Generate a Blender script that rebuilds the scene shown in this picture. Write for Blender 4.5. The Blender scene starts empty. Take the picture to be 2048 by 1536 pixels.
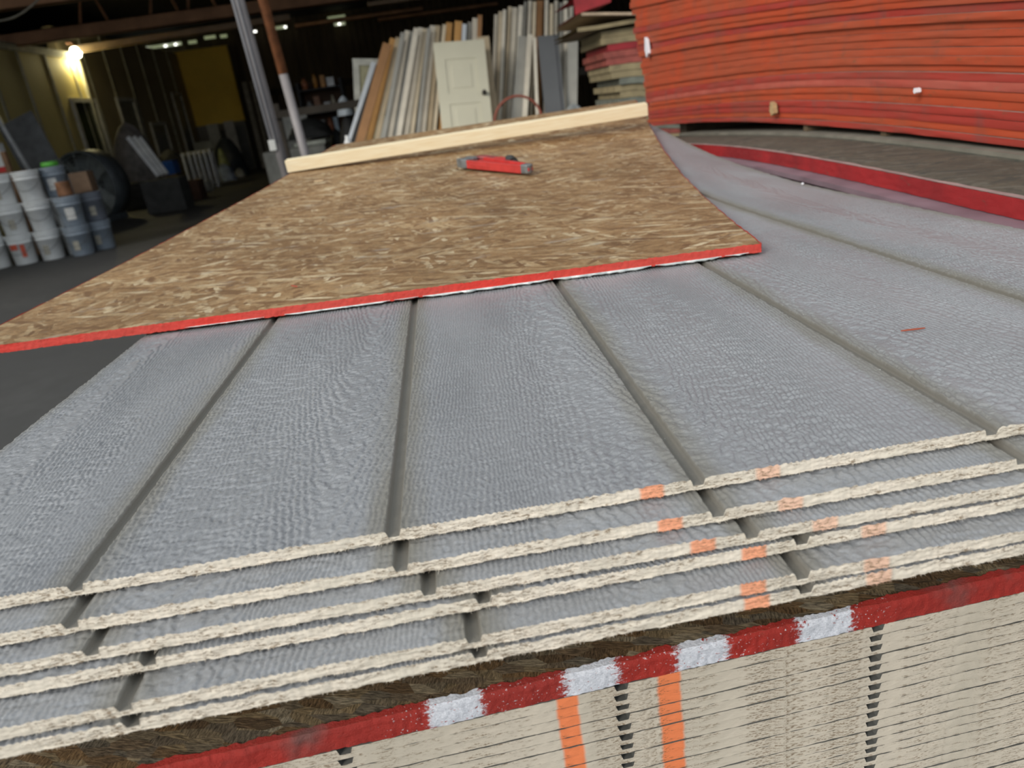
import bpy, math, random
import numpy as np
from mathutils import Matrix, Vector

random.seed(7)
RNG = np.random.RandomState(11)
SC = bpy.context.scene
COL = SC.collection

# ------------------------------------------------------------------ camera
W2C = np.array([[0.985482284666057, -0.10518703217948357, -0.13328491720587718],
                [-0.1618217908000509, -0.3443134815356342, -0.924802415270276],
                [0.05136511103495226, 0.9329436824878996, -0.3563363903412876]])
CP = np.array([0.2701767, -0.41996532, 0.24829811])
FPX = 1487.03
cam_d = bpy.data.cameras.new('camera')
cam = bpy.data.objects.new('camera', cam_d)
COL.objects.link(cam)
m = Matrix.Identity(4)
for r in range(3):
    m[r][0] = W2C[0][r]; m[r][1] = -W2C[1][r]; m[r][2] = -W2C[2][r]; m[r][3] = CP[r]
cam.matrix_world = m
cam_d.sensor_width = 36.0
cam_d.lens = FPX / 2048 * 36.0
cam_d.clip_start = 0.02
cam_d.clip_end = 200
cam_d.dof.use_dof = True
cam_d.dof.focus_distance = 0.68
cam_d.dof.aperture_fstop = 7.6
SC.camera = cam

# ------------------------------------------------------------------ light
world = bpy.data.worlds.new('world'); SC.world = world
world.use_nodes = True
wn = world.node_tree; wn.nodes.clear()
wo = wn.nodes.new('ShaderNodeOutputWorld'); wb = wn.nodes.new('ShaderNodeBackground')
tc = wn.nodes.new('ShaderNodeTexCoord'); sx = wn.nodes.new('ShaderNodeSeparateXYZ')
rmp = wn.nodes.new('ShaderNodeValToRGB')
rmp.color_ramp.elements[0].position = 0.42; rmp.color_ramp.elements[0].color = (.16, .155, .15, 1)
rmp.color_ramp.elements[1].position = 0.56; rmp.color_ramp.elements[1].color = (.86, .92, .97, 1)
mp = wn.nodes.new('ShaderNodeMath'); mp.operation = 'MULTIPLY_ADD'; mp.inputs[1].default_value = .5; mp.inputs[2].default_value = .5
wn.links.new(tc.outputs['Generated'], sx.inputs[0]); wn.links.new(sx.outputs['Z'], mp.inputs[0])
wn.links.new(mp.outputs[0], rmp.inputs[0]); wn.links.new(rmp.outputs[0], wb.inputs['Color'])
wb.inputs['Strength'].default_value = 0.85
wn.links.new(wb.outputs[0], wo.inputs['Surface'])
sun_d = bpy.data.lights.new('sun', 'SUN'); sun_d.energy = 2.3; sun_d.angle = math.radians(24); sun_d.color = (1.0, .95, .87)
sun = bpy.data.objects.new('sun', sun_d); COL.objects.link(sun)
sun.rotation_euler = Vector((0.95, 0.95, -0.70)).to_track_quat('-Z', 'Y').to_euler()
sun.location = (-2, -4, 4)

SC.view_settings.view_transform = 'Standard'
SC.view_settings.look = 'None'
SC.view_settings.gamma = 1.0
SC.view_settings.exposure = 0.0
SC.view_settings.use_curve_mapping = False

# ------------------------------------------------------------------ helpers: pixel rays to real points
def ray(x, y): return W2C.T @ np.array([(x - 1024) / FPX, (y - 768) / FPX, 1.0])
def onz(x, y, z=0.): d = ray(x, y); return CP + (z - CP[2]) / d[2] * d
def ony(x, y, Y): d = ray(x, y); return CP + (Y - CP[1]) / d[1] * d
def onx(x, y, X): d = ray(x, y); return CP + (X - CP[0]) / d[0] * d
FLOOR = -0.93

def new_obj(name, me, parent=None, loc=None, mats=None):
    o = bpy.data.objects.new(name, me); COL.objects.link(o)
    if parent is not None: o.parent = parent
    if loc is not None: o.location = loc
    if mats and me is not None:
        for mm in (mats if isinstance(mats, (list, tuple)) else [mats]): me.materials.append(mm)
    return o
def tag(o, label=None, cat=None, group=None, kind=None):
    if label: o['label'] = label
    if cat: o['category'] = cat
    if group: o['group'] = group
    if kind: o['kind'] = kind
    return o
def empty(name, loc=(0, 0, 0), label=None, cat=None, group=None, rz=0):
    o = bpy.data.objects.new(name, None); COL.objects.link(o); o.location = loc; o.rotation_euler = (0, 0, rz)
    o.empty_display_size = .05
    return tag(o, label, cat, group)
def mesh_np(name, V, F, mats=None, smooth=True, midx=None):
    """V (n,3) float, F (m,4) int"""
    me = bpy.data.meshes.new(name)
    V = np.asarray(V, dtype=np.float32); F = np.asarray(F, dtype=np.int32)
    me.vertices.add(len(V)); me.vertices.foreach_set('co', V.ravel())
    me.loops.add(F.size); me.loops.foreach_set('vertex_index', F.ravel())
    me.polygons.add(len(F))
    me.polygons.foreach_set('loop_start', np.arange(0, F.size, F.shape[1], dtype=np.int32))
    me.polygons.foreach_set('loop_total', np.full(len(F), F.shape[1], dtype=np.int32))
    me.polygons.foreach_set('use_smooth', np.full(len(F), smooth))
    if midx is not None: me.polygons.foreach_set('material_index', np.asarray(midx, dtype=np.int32))
    me.update(calc_edges=True); me.validate()
    return me
def grid(X, Y, Z, flip=False, off=0):
    ny, nx = X.shape
    V = np.stack([X, Y, Z], -1).reshape(-1, 3)
    i = np.arange(ny - 1)[:, None] * nx + np.arange(nx - 1)[None, :]
    F = np.stack([i, i + 1, i + nx + 1, i + nx], -1).reshape(-1, 4)
    if flip: F = F[:, ::-1]
    return V, F + off
def join_vf(parts):
    Vs, Fs, o = [], [], 0
    for V, F in parts:
        Vs.append(V); Fs.append(F + o); o += len(V)
    return np.concatenate(Vs), np.concatenate(Fs)

class MB:
    """collects boxes, prisms, tubes into one mesh"""
    def __init__(s): s.v = []; s.f = []
    def box(s, a, b, R=None, o=(0, 0, 0)):
        k = len(s.v)
        for x in (a[0], b[0]):
            for y in (a[1], b[1]):
                for z in (a[2], b[2]):
                    p = Vector((x, y, z))
                    if R is not None: p = R @ p
                    s.v.append(tuple(p + Vector(o)))
        for q in ((0, 1, 3, 2), (4, 6, 7, 5), (0, 4, 5, 1), (2, 3, 7, 6), (0, 2, 6, 4), (1, 5, 7, 3)):
            s.f.append([k + i for i in q])
        return s
    def prism(s, pts, w0, w1, axis='y'):
        k = len(s.v); n = len(pts)
        for w in (w0, w1):
            for (a, b) in pts:
                s.v.append({'y': (a, w, b), 'x': (w, a, b), 'z': (a, b, w)}[axis])
        s.f.append([k + i for i in range(n)][::-1]); s.f.append([k + n + i for i in range(n)])
        for i in range(n):
            j = (i + 1) % n; s.f.append([k + i, k + j, k + n + j, k + n + i])
        return s
    def tube(s, pts, r, n=10, cap=True):
        k = len(s.v); P = [Vector(p) for p in pts]; rs = r if isinstance(r, (list, tuple)) else [r] * len(P)
        for i, p in enumerate(P):
            d = (P[min(i + 1, len(P) - 1)] - P[max(i - 1, 0)]).normalized()
            u = d.orthogonal().normalized() if i == 0 else (pu - d * pu.dot(d)).normalized()
            pu = u; w = d.cross(u)
            for j in range(n):
                a = 2 * math.pi * j / n
                s.v.append(tuple(p + (u * math.cos(a) + w * math.sin(a)) * rs[i]))
        for i in range(len(P) - 1):
            for j in range(n):
                s.f.append([k + i * n + j, k + i * n + (j + 1) % n, k + (i + 1) * n + (j + 1) % n, k + (i + 1) * n + j])
        if cap:
            s.f.append([k + j for j in range(n)][::-1]); s.f.append([k + (len(P) - 1) * n + j for j in range(n)])
        return s
    def lathe(s, prof, n=24, c=(0, 0, 0)):
        k = len(s.v)
        for (r, z) in prof:
            for j in range(n):
                a = 2 * math.pi * j / n; s.v.append((c[0] + r * math.cos(a), c[1] + r * math.sin(a), c[2] + z))
        for i in range(len(prof) - 1):
            for j in range(n):
                s.f.append([k + i * n + j, k + i * n + (j + 1) % n, k + (i + 1) * n + (j + 1) % n, k + (i + 1) * n + j])
        s.f.append([k + j for j in range(n)][::-1]); s.f.append([k + (len(prof) - 1) * n + j for j in range(n)])
        return s
    def mesh(s, name, smooth=False):
        me = bpy.data.meshes.new(name); me.from_pydata(s.v, [], s.f); me.update()
        if smooth:
            for p in me.polygons: p.use_smooth = len(p.vertices) <= 4
        return me
    def build(s, name, mat, parent=None, loc=None, smooth=False, bevel=0):
        o = new_obj(name, s.mesh(name, smooth), parent, loc, mat)
        if bevel:
            b = o.modifiers.new('bevel', 'BEVEL'); b.width = bevel; b.segments = 2; b.limit_method = 'ANGLE'
        return o

# ------------------------------------------------------------------ numpy value noise
_T = [RNG.rand(257, 257) for _ in range(8)]
def vn(x, y, s=0):
    T = _T[s % 8]; x = x + s * 17.37; y = y + s * 9.71
    xi = np.floor(x).astype(int); yi = np.floor(y).astype(int); fx = x - xi; fy = y - yi
    fx = fx * fx * (3 - 2 * fx); fy = fy * fy * (3 - 2 * fy)
    a = T[xi & 255, yi & 255]; b = T[(xi + 1) & 255, yi & 255]; c = T[xi & 255, (yi + 1) & 255]; d = T[(xi + 1) & 255, (yi + 1) & 255]
    return (a * (1 - fx) + b * fx) * (1 - fy) + (c * (1 - fx) + d * fx) * fy
def sst(a, b, x): t = np.clip((x - a) / (b - a), 0, 1); return t * t * (3 - 2 * t)

# ------------------------------------------------------------------ materials
class NT:
    def __init__(s, name, rough=.6, metal=0., spec=.5):
        s.m = bpy.data.materials.new(name); s.m.use_nodes = True; s.t = s.m.node_tree; s.t.nodes.clear()
        s.out = s.n('ShaderNodeOutputMaterial'); s.b = s.n('ShaderNodeBsdfPrincipled')
        s.b.inputs['Roughness'].default_value = rough; s.b.inputs['Metallic'].default_value = metal
        s.b.inputs['Specular IOR Level'].default_value = spec
        s.l(s.b.outputs[0], s.out.inputs[0]); s._tc = s.n('ShaderNodeTexCoord')
    def n(s, t, **k):
        o = s.t.nodes.new(t)
        for a, v in k.items(): setattr(o, a, v)
        return o
    def l(s, a, b): s.t.links.new(a, b)
    def put(s, i, v):
        if isinstance(v, (int, float)): i.default_value = v
        elif isinstance(v, tuple): i.default_value = v if len(v) != 3 or i.type == 'VECTOR' else v + (1,)
        else: s.l(v, i)
    @property
    def obj(s): return s._tc.outputs['Object']
    @property
    def gen(s): return s._tc.outputs['Generated']
    def math(s, op, a, b=0., c=0., clamp=False):
        o = s.n('ShaderNodeMath', operation=op, use_clamp=clamp); s.put(o.inputs[0], a); s.put(o.inputs[1], b); s.put(o.inputs[2], c); return o.outputs[0]
    def map(s, v, scale=(1, 1, 1), rot=(0, 0, 0), loc=(0, 0, 0)):
        o = s.n('ShaderNodeMapping'); s.l(v, o.inputs[0]); o.inputs['Scale'].default_value = scale; o.inputs['Rotation'].default_value = rot; o.inputs['Location'].default_value = loc; return o.outputs[0]
    def noise(s, v, scale=5, detail=3, rough=.55, color=False):
        o = s.n('ShaderNodeTexNoise'); s.l(v, o.inputs['Vector']); o.inputs['Scale'].default_value = scale; o.inputs['Detail'].default_value = detail; o.inputs['Roughness'].default_value = rough
        return o.outputs['Color'] if color else o.outputs['Fac']
    def vor(s, v, scale=5, what='Color', feature='F1'):
        o = s.n('ShaderNodeTexVoronoi', feature=feature); s.l(v, o.inputs['Vector']); o.inputs['Scale'].default_value = scale; return o.outputs[what]
    def ramp(s, f, stops, const=False):
        o = s.n('ShaderNodeValToRGB'); s.l(f, o.inputs[0]); e = o.color_ramp.elements
        if const: o.color_ramp.interpolation = 'CONSTANT'
        while len(e) < len(stops): e.new(.5)
        for i, (p, c) in enumerate(stops): e[i].position = p; e[i].color = (c, c, c, 1) if isinstance(c, (int, float)) else c + (1,)
        return o.outputs[0]
    def mix(s, f, a, b):
        o = s.n('ShaderNodeMix', data_type='RGBA'); s.put(o.inputs[0], f); s.put(o.inputs[6], a); s.put(o.inputs[7], b); return o.outputs[2]
    def sep(s, v): o = s.n('ShaderNodeSeparateXYZ'); s.l(v, o.inputs[0]); return o.outputs
    def rng(s, f, a, b, c=0., d=1.):
        o = s.n('ShaderNodeMapRange', interpolation_type='SMOOTHSTEP'); s.put(o.inputs[0], f)
        for i, v in enumerate((a, b, c, d)): o.inputs[i + 1].default_value = v
        return o.outputs[0]
    def color(s, c): s.put(s.b.inputs['Base Color'], c); return s
    def bump(s, h, strength=.3, dist=.001):
        o = s.n('ShaderNodeBump'); s.put(o.inputs['Height'], h); o.inputs['Strength'].default_value = strength; o.inputs['Distance'].default_value = dist
        s.l(o.outputs[0], s.b.inputs['Normal']); return s

_mc = {}
def plain(name, c, rough=.6, metal=0., var=.25, sc=6., bump=0.):
    """simple surface with mottled colour"""
    if name in _mc: return _mc[name]
    t = NT(name, rough, metal)
    n = t.noise(t.obj, sc, 4)
    d = tuple(x * (1 - var) for x in c); e = tuple(min(1, x * (1 + var)) for x in c)
    t.color(t.ramp(n, [(.3, d), (.7, e)]))
    if bump: t.bump(t.noise(t.obj, sc * 8, 3), bump, .004)
    _mc[name] = t.m; return t.m

GS = .2032
def band(t, x, x0, x1, soft):
    return t.math('MULTIPLY', t.rng(x, x0 - soft, x0 + soft), t.math('SUBTRACT', 1., t.rng(x, x1 - soft, x1 + soft)))

def mat_siding_face():
    t = NT('grey_prefinished_siding', .36, 0, .55)
    xyz = t.sep(t.obj)
    # distance to nearest groove centre (grooves at multiples of 8 inches)
    d = t.math('ABSOLUTE', t.math('SUBTRACT', t.math('FRACT', t.math('ADD', t.math('DIVIDE', xyz[0], GS), 20.5)), .5))
    dm = t.math('MULTIPLY', d, GS)
    n1 = t.noise(t.map(t.obj, (60, 8, 60)), 1, 5, .65)
    n2 = t.noise(t.obj, 7, 3)
    dust = t.math('MULTIPLY', t.rng(t.math('ADD', dm, t.math('MULTIPLY', n1, -.026)), -.009, .016, 1, 0), t.rng(n2, .25, .6, .45, .85))
    ingr = t.rng(dm, .0035, .0065, 1, 0)
    base = t.ramp(t.noise(t.map(t.obj, (3, 1, 3)), 3, 4), [(.3, (.262, .270, .282)), (.7, (.325, .333, .346))])
    fine = t.ramp(t.noise(t.obj, 420, 3, .7), [(.35, .86), (.65, 1.1)])
    mm = t.n('ShaderNodeMix', data_type='RGBA', blend_type='MULTIPLY'); mm.inputs[0].default_value = 1; t.l(base, mm.inputs[6]); t.l(fine, mm.inputs[7])
    c = t.mix(dust, mm.outputs[2], (.20, .188, .155))
    c = t.mix(t.math('MULTIPLY', ingr, .85), c, (.185, .172, .145))
    # pale dust specks
    sp = t.vor(t.obj, 55, 'Distance'); c = t.mix(t.math('LESS_THAN', sp, .022), c, (.7, .7, .68))
    t.color(c)
    t.put(t.b.inputs['Roughness'], t.math('ADD', t.math('MULTIPLY', dust, .35), .36))
    t.bump(t.noise(t.map(t.obj, (1, .45, 1)), 700, 4, .75), .5, .0008)
    return t.m

def mat_cream_edge(name, bands, base=(.84, .76, .64), dirt=.5, tint=(.92, .25, .09)):
    t = NT(name, .75, 0, .3)
    x = t.sep(t.obj)[0]
    v = t.map(t.obj, (.42, .6, 1.7))
    n = t.noise(v, 60, 6, .75); f = t.noise(v, 430, 5, .8)
    big = t.noise(t.map(t.obj, (1, 1, 1.5)), 9, 3)
    c = t.mix(t.rng(big, .35, .7), base, tuple(q * k for q, k in zip(base, (.86, .87, .86))))
    for (a, b, s, bias) in bands:
        g = t.math('MULTIPLY', band(t, t.math('ADD', x, t.math('MULTIPLY', t.math('SUBTRACT', n, .5), .002)), a, b, .0016), s)
        c = t.mix(g, c, tint if bias == 0 else bias)
    # torn brown fibres where the paint missed
    miss = t.math('MULTIPLY', t.rng(f, .50, .56), t.rng(n, .45, .56))
    c = t.mix(t.math('MULTIPLY', miss, dirt, 0., True), c, (.17, .105, .05))
    t.color(c)
    t.bump(t.math('ADD', t.math('MULTIPLY', f, .7), n), .55, .0012)
    return t.m

def strands(t, vec, dark=False, lateral=0.):
    """overlapping wood flakes: layers of stretched cells at different angles"""
    w = t.n('ShaderNodeVectorMath', operation='ADD')
    nz = t.n('ShaderNodeVectorMath', operation='SCALE'); nz.inputs[3].default_value = .014
    t.l(t.noise(vec, 22, 4, .65, True), nz.inputs[0]); t.l(vec, w.inputs[0]); t.l(nz.outputs[0], w.inputs[1])
    base = None
    specs = [(.15, 0), (-.5, 1.7), (.75, 3.1), (-.12, 5.2), (1.35, 7.7), (-.9, 9.1)]
    for i, (a, o) in enumerate(specs):
        v = t.map(t.map(w.outputs[0], (1, 1, 1), (0, 0, a + lateral)), (16, 84, 20), (0, 0, 0), (o, o * 2.3, o))
        cell = t.vor(v, 1.0, 'Color'); rr = t.sep(cell)
        edge = t.vor(v, 1.0, 'Distance')
        if dark:
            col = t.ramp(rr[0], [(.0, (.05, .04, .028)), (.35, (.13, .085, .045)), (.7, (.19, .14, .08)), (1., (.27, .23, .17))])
        else:
            col = t.ramp(rr[0], [(.0, (.19, .10, .042)), (.3, (.27, .155, .066)), (.65, (.36, .225, .105)), (.9, (.46, .33, .18)), (1., (.62, .50, .32))])
        if base is None: base = col
        else: base = t.mix(t.math('MULTIPLY', t.math('GREATER_THAN', rr[1], .56), t.rng(edge, .35, .75, 1, .35)), base, col)
    # wood grain streaks inside flakes
    st = t.noise(t.map(w.outputs[0], (60, 420, 60), (0, 0, .1 + lateral)), 1, 4, .7)
    gr = t.ramp(t.math('ADD', t.math('MULTIPLY', st, .6), t.math('MULTIPLY', t.noise(vec, 130, 4, .8), .4)), [(.36, .55), (.64, 1.3)])
    mm = t.n('ShaderNodeMix', data_type='RGBA', blend_type='MULTIPLY'); mm.inputs[0].default_value = 1; t.l(base, mm.inputs[6]); t.l(gr, mm.inputs[7])
    return mm.outputs[2], st

def mat_osb(name, dark=False, tintc=None, edge_dust=False, lateral=0.):
    t = NT(name, .6, 0, .35)
    c, st = strands(t, t.obj, dark, lateral)
    big = t.ramp(t.noise(t.obj, 3.2, 4), [(.3, .78), (.7, 1.15)])
    mm = t.n('ShaderNodeMix', data_type='RGBA', blend_type='MULTIPLY'); mm.inputs[0].default_value = 1; t.l(c, mm.inputs[6]); t.l(big, mm.inputs[7])
    c = mm.outputs[2]
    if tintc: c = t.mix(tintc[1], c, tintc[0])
    if edge_dust:   # grey weathering and white scuffs near the front-right of the board
        k = t.rng(t.noise(t.map(t.obj, (1, 3, 1)), 9, 4, .7), .58, .72)
        c = t.mix(t.math('MULTIPLY', k, .5), c, (.42, .39, .33))
    t.color(c); t.bump(st, .45, .0012)
    return t.m

def mat_paint_edge(name, c0, c1, miss=.5, brown=(.16, .09, .05), patches=None, sc=60, grime=None):
    t = NT(name, .62, 0, .4)
    ax = t.sep(t.obj)
    n = t.noise(t.map(t.obj, (1, 1, 2.5)), sc, 6, .75); big = t.noise(t.obj, 6, 3)
    c = t.mix(t.rng(big, .35, .65), c0, c1)
    f = t.noise(t.obj, 520, 4, .8)
    c = t.mix(t.math('MULTIPLY', t.rng(n, .58, .7), miss), c, brown)
    c = t.mix(t.math('MULTIPLY', t.rng(f, .62, .7), miss * .6), c, brown)
    if grime: c = t.mix(t.rng(t.noise(t.obj, 14, 4), .55, .75, 0, grime), c, (.12, .10, .09))
    if patches:
        xw = t.math('ADD', ax[0], t.math('MULTIPLY', t.math('SUBTRACT', t.noise(t.map(t.obj, (.6, 1, 1.6)), 240, 6, .9), .5), .045))
        tot = None
        for (a, b) in patches:
            g = band(t, xw, a, b, .0005)
            tot = g if tot is None else t.math('MAXIMUM', tot, g)
        spk = t.math('MULTIPLY', t.math('LESS_THAN', t.noise(t.obj, 480, 3), .34), .85)
        near = None
        for (a, b) in patches:
            g = band(t, ax[0], a - .028, b + .028, .018)
            near = g if near is None else t.math('MAXIMUM', near, g)
        c = t.mix(t.math('MULTIPLY', spk, near), c, (.82, .84, .88))
        tot = t.math('MULTIPLY', tot, t.math('GREATER_THAN', t.noise(t.map(t.obj, (1, 1, 1.5)), 130, 5, .8), .385))
        c = t.mix(tot, c, t.ramp(t.noise(t.map(t.obj, (1, 1, 3)), 420, 4), [(.35, (.60, .63, .70)), (.6, (.82, .85, .92))]))
    t.color(c); t.bump(t.math('ADD', n, t.math('MULTIPLY', f, .8)), .8, .0016)
    return t.m

M_face = mat_siding_face()
M_edgeU = mat_cream_edge('cream_sprayed_panel_edge', [(.367, .383, .82, (.95, .34, .16)), (.446, .462, .6, (.95, .50, .32))], dirt=.8)
M_edgeL = mat_cream_edge('cream_painted_panel_ends', [(.2925, .3085, .97, 0), (.370, .3875, .97, 0)], base=(.66, .59, .485), dirt=.8)
M_osb = mat_osb('strand_board_surface', False, None, True, lateral=1.35)
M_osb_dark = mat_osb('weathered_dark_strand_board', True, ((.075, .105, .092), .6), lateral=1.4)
def mat_brown():
    t = NT('rough_brown_strand_top', .8, 0, .25)
    v = t.map(t.obj, (1, 1, 1), (0, 0, .35))
    cell = t.sep(t.vor(t.map(v, (42, 130, 10)), 1.0, 'Color'))
    ang = t.math('MULTIPLY', cell[0], 1.2)
    st = t.noise(t.map(v, (120, 700, 60)), 1, 4, .7); st2 = t.noise(t.map(v, (620, 150, 60), (0, 0, .6)), 1, 4, .7)
    g = t.mix(t.math('GREATER_THAN', cell[1], .5), st, st2)
    c = t.ramp(cell[2], [(0., (.10, .065, .035)), (.25, (.18, .11, .05)), (.5, (.13, .11, .08)), (.75, (.22, .16, .085)), (1., (.27, .23, .16))])
    m2 = t.n('ShaderNodeMix', data_type='RGBA', blend_type='MULTIPLY'); m2.inputs[0].default_value = 1; t.l(c, m2.inputs[6]); t.l(t.ramp(g, [(.35, .35), (.65, 1.7)]), m2.inputs[7])
    t.color(m2.outputs[2]); t.bump(g, .9, .002); return t.m
M_osb_brown = mat_brown()
M_red = mat_paint_edge('bright_red_edge_paint', (.74, .045, .03), (.66, .07, .05), .65, (.28, .08, .05), sc=90)
M_redlow = mat_paint_edge('dull_red_edge_paint', (.42, .028, .018), (.34, .03, .022), .35, (.14, .05, .03), [(.201, .240), (.301, .341), (.386, .426), (.483, .525)], grime=.7)
M_redcov = mat_paint_edge('crimson_edge_paint', (.40, .022, .024), (.27, .018, .02), .6, (.15, .07, .05), sc=24)
M_redA = mat_paint_edge('orange_red_edge_paint', (.56, .085, .030), (.47, .095, .042), .75, (.26, .10, .045), sc=28, grime=.3)
M_redB = mat_paint_edge('brick_red_edge_paint', (.46, .050, .034), (.38, .070, .048), .65, (.24, .10, .05), sc=30, grime=.4)
M_redC = mat_paint_edge('pinkish_red_edge_paint', (.55, .13, .09), (.5, .09, .06), .5, (.3, .17, .1), sc=35, grime=.25)
M_fadep = plain('faded_grey_pink_surface', (.36, .25, .23), .8, sc=20)
M_osb_side = plain('dusty_strand_board_top', (.34, .24, .20), .8, sc=40, bump=.4)
M_under = plain('panel_back_brown', (.20, .15, .10), .8, sc=10)
M_timber = plain('rough_dunnage_timber', (.16, .12, .08), .85, sc=14, bump=.4)

# ------------------------------------------------------------------ bowed shape of the top pile
def tab(y, T): return np.interp(y, [a for a, _ in T], [b for _, b in T])
_B = [(-1, 0), (1.05, 0), (1.18, .003), (1.37, .012), (1.56, .023), (1.75, .040), (1.92, .060), (2.25, .099), (2.6, .142), (3, .19)]
def smooth_tab(y, T):
    s = 0
    for d in (-.12, -.06, 0, .06, .12): s = s + tab(y + d, T)
    return s / 5
def bow(x, y):
    return smooth_tab(y, _B) + 0 * x

# ------------------------------------------------------------------ cedar emboss height field
def groove_prof(x):
    d = np.abs((x / GS + 20.5) % 1 - .5) * GS
    return -.0056 * (1 - sst(.0034, .0052, d))
def grain(x, y, seed, fade=1.):
    k = np.floor(x / GS + 10).astype(int); u = x - (k - 10) * GS
    ph = (k * 7.13 + seed * 3.7)
    sgn = np.where((k + seed) % 2 == 0, 1., -1.)
    u0 = np.take(np.array([.06, .150, .178, .022, .035, .11, .05, .12]), (k - 9 + seed * (seed != 3)) % 8)
    hy = np.sqrt((u - u0) ** 2 + .040 ** 2)
    flat = 1 - sst(.0, .055, np.abs(u - u0 + .02 * (vn(y * 5 + ph, u * 0, 3) - .5)))
    F = 275 * hy + sgn * 20 * y + 9 * vn(u * 10 + ph, y * 2.0 + ph, 1) + 3.2 * vn(u * 24 + ph, y * 4.6 + ph, 2) + 1.0 * vn(u * 60, y * 14 + ph, 5)
    F = F + (.62 * vn(u * 170 + ph, y * 210, 3) + .34 * vn(u * 420, y * 560, 4)) * fade
    s = F - np.floor(F)
    p = sst(.0, .62, s) * (1 - sst(.70, .98, s))
    # wide, calm zones versus fine "brick" zones
    zone = sst(.36, .58, vn(u * 16 + ph * 1.7, y * 3.1 + ph, 6)) * (1 - flat)
    amp = .00115 * (.35 + .75 * vn(u * 25 + ph, y * 9, 7) + .35 * flat)
    cb = vn(u * 130 + ph, y * 300 + ph, 0)
    cr = sst(.52, .74, cb) * (.35 + .65 * zone) * fade
    tear = sst(.58, .8, vn(u * 240, y * 200 + ph, 2)) * sst(.5, .72, vn(u * 34 + ph, y * 7, 3)) * fade * (.3 + .7 * flat)
    return np.minimum(amp * p - .00072 * cr + .0007 * tear - .0012, -.00005)

def make_panel(name, label, off, ry=0., fine_to=.06, coarse=True, seed=0, full=False, xs=.0009, yaw=0., length=2.44):
    """one 4x8 grooved siding panel: empty > grooved_face, panel_core"""
    TH = .0094
    root = empty(name, off, label, 'siding panel', None); root.rotation_euler = (0, 0, yaw)
    x = [-.2032]
    xs_ = list(np.arange(-.2032, 1.0160 + 1e-6, xs)); extra = []
    for g in range(0, 5):
        for e in (-.0052, -.0043, -.0034, .0034, .0043, .0052): extra.append(g * GS + e)
    x = np.array(sorted(set(np.round(xs_ + extra, 6))))
    x = x[np.concatenate([[True], np.diff(x) > .00018])]
    if full:
        y = list(np.arange(0, .36, .001)); st = .001
        while y[-1] < .85: st = min(st * 1.007, .0032); y.append(y[-1] + st)
        while y[-1] < length: st = min(st * 1.012, .02); y.append(y[-1] + st)
    else:
        y = list(np.arange(0, fine_to, .001)) + list(np.linspace(fine_to, length, 90))
    y = np.array(y)
    X, Y = np.meshgrid(x, y)
    fade = 1 - sst(.5, 1.3, Y)
    gp = groove_prof(X)
    edgeL = np.where(X < -.2032 + .011, -.0035, 0.)
    ing = sst(-.001, -.004, gp) if False else (gp < -.0008)
    G = grain(X, Y, seed, fade) * np.where(ing, .12, 1.) + gp + edgeL
    # worn front arris
    c, s = math.cos(yaw), math.sin(yaw)
    WX = off[0] + X * c - Y * s; WY = off[1] + X * s + Y * c
    Z = G + bow(WX, WY)
    fy = (vn(x * 700, x * 0 + 3.3, 1) - .5) * .00035 + (vn(x * 90, x * 0 + 8.8, 2) - .5) * .0008
    Yd = Y.copy(); Yd[0] = fy
    V, F = grid(X, Yd, Z)
    new_obj('grooved_face', mesh_np('grooved_face', V, F), root, None, M_face)
    # core: cut front edge + sides + bottom + back
    rows = 10
    T = np.linspace(0, 1, rows)[:, None]
    botj = -TH + .0002 + (vn(x * 800, x * 0 + 1.1, 4) - .5) * .0005 + (vn(x * 150, x * 0 + seed, 5) - .5) * .0006
    zt = Z[0]; zb = botj + bow(WX[0], WY[0])
    ZZ = zt[None] * (1 - T) + zb[None] * T
    XX = np.repeat(x[None], rows, 0)
    YY = fy[None] + (vn(XX * 260 + seed, T * 14 + 4, 6) - .5) * .0009 * (T > 0) + (vn(XX * 90, T * 6 + seed, 7) - .5) * .0009 * (T > 0)
    a = grid(XX, YY, ZZ, flip=True)
    # bottom sheet and rim (coarse)
    yc = np.concatenate([[0.0015], np.linspace(.05, length, 90)]); xc = np.linspace(x[0], x[-1], 40)
    XB, YB = np.meshgrid(xc, yc); WXB = off[0] + XB * c - YB * s; WYB = off[1] + XB * s + YB * c
    ZB = bow(WXB, WYB) - TH
    b = grid(XB, YB, ZB, flip=True)
    parts = [a, b]
    for xe in (0, -1):
        ye = yc; ztop = np.interp(ye, y, Z[:, xe]); zbot = ZB[:, xe]
        parts.append(grid(np.full((2, len(ye)), xc[xe]), np.stack([ye, ye]), np.stack([ztop, zbot]), flip=(xe == 0)))
    parts.append(grid(np.stack([xc, xc]), np.full((2, len(xc)), length), np.stack([np.interp(xc, x, Z[-1]), ZB[-1]])))
    # torn fibres hanging along the lower arris
    R = np.random.RandomState(seed + 50); nf = 520
    fx = R.uniform(x[0], x[-1], nf); L = R.uniform(.0006, .0022, nf) * (1 + (R.rand(nf) > .95)); dx = R.uniform(-.0012, .0012, nf)
    zb_ = np.interp(fx, x, zb) + .0002; fyy = np.interp(fx, x, YY[-1])
    w = .00013
    P = np.stack([np.stack([fx - w, fyy, zb_], -1), np.stack([fx + w, fyy, zb_], -1),
                  np.stack([fx + dx + w * .3, fyy - L * .9, zb_ - L * .16], -1), np.stack([fx + dx - w * .3, fyy - L * .9, zb_ - L * .16], -1)], 1).reshape(-1, 3)
    parts.append((P, np.arange(nf * 4).reshape(-1, 4)))
    V, F = join_vf(parts)
    new_obj('cut_edge_core', mesh_np('cut_edge_core', V, F), root, None, M_edgeU)['label'] = 'cream painted cut edge with orange spray marks'
    return root

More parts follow.
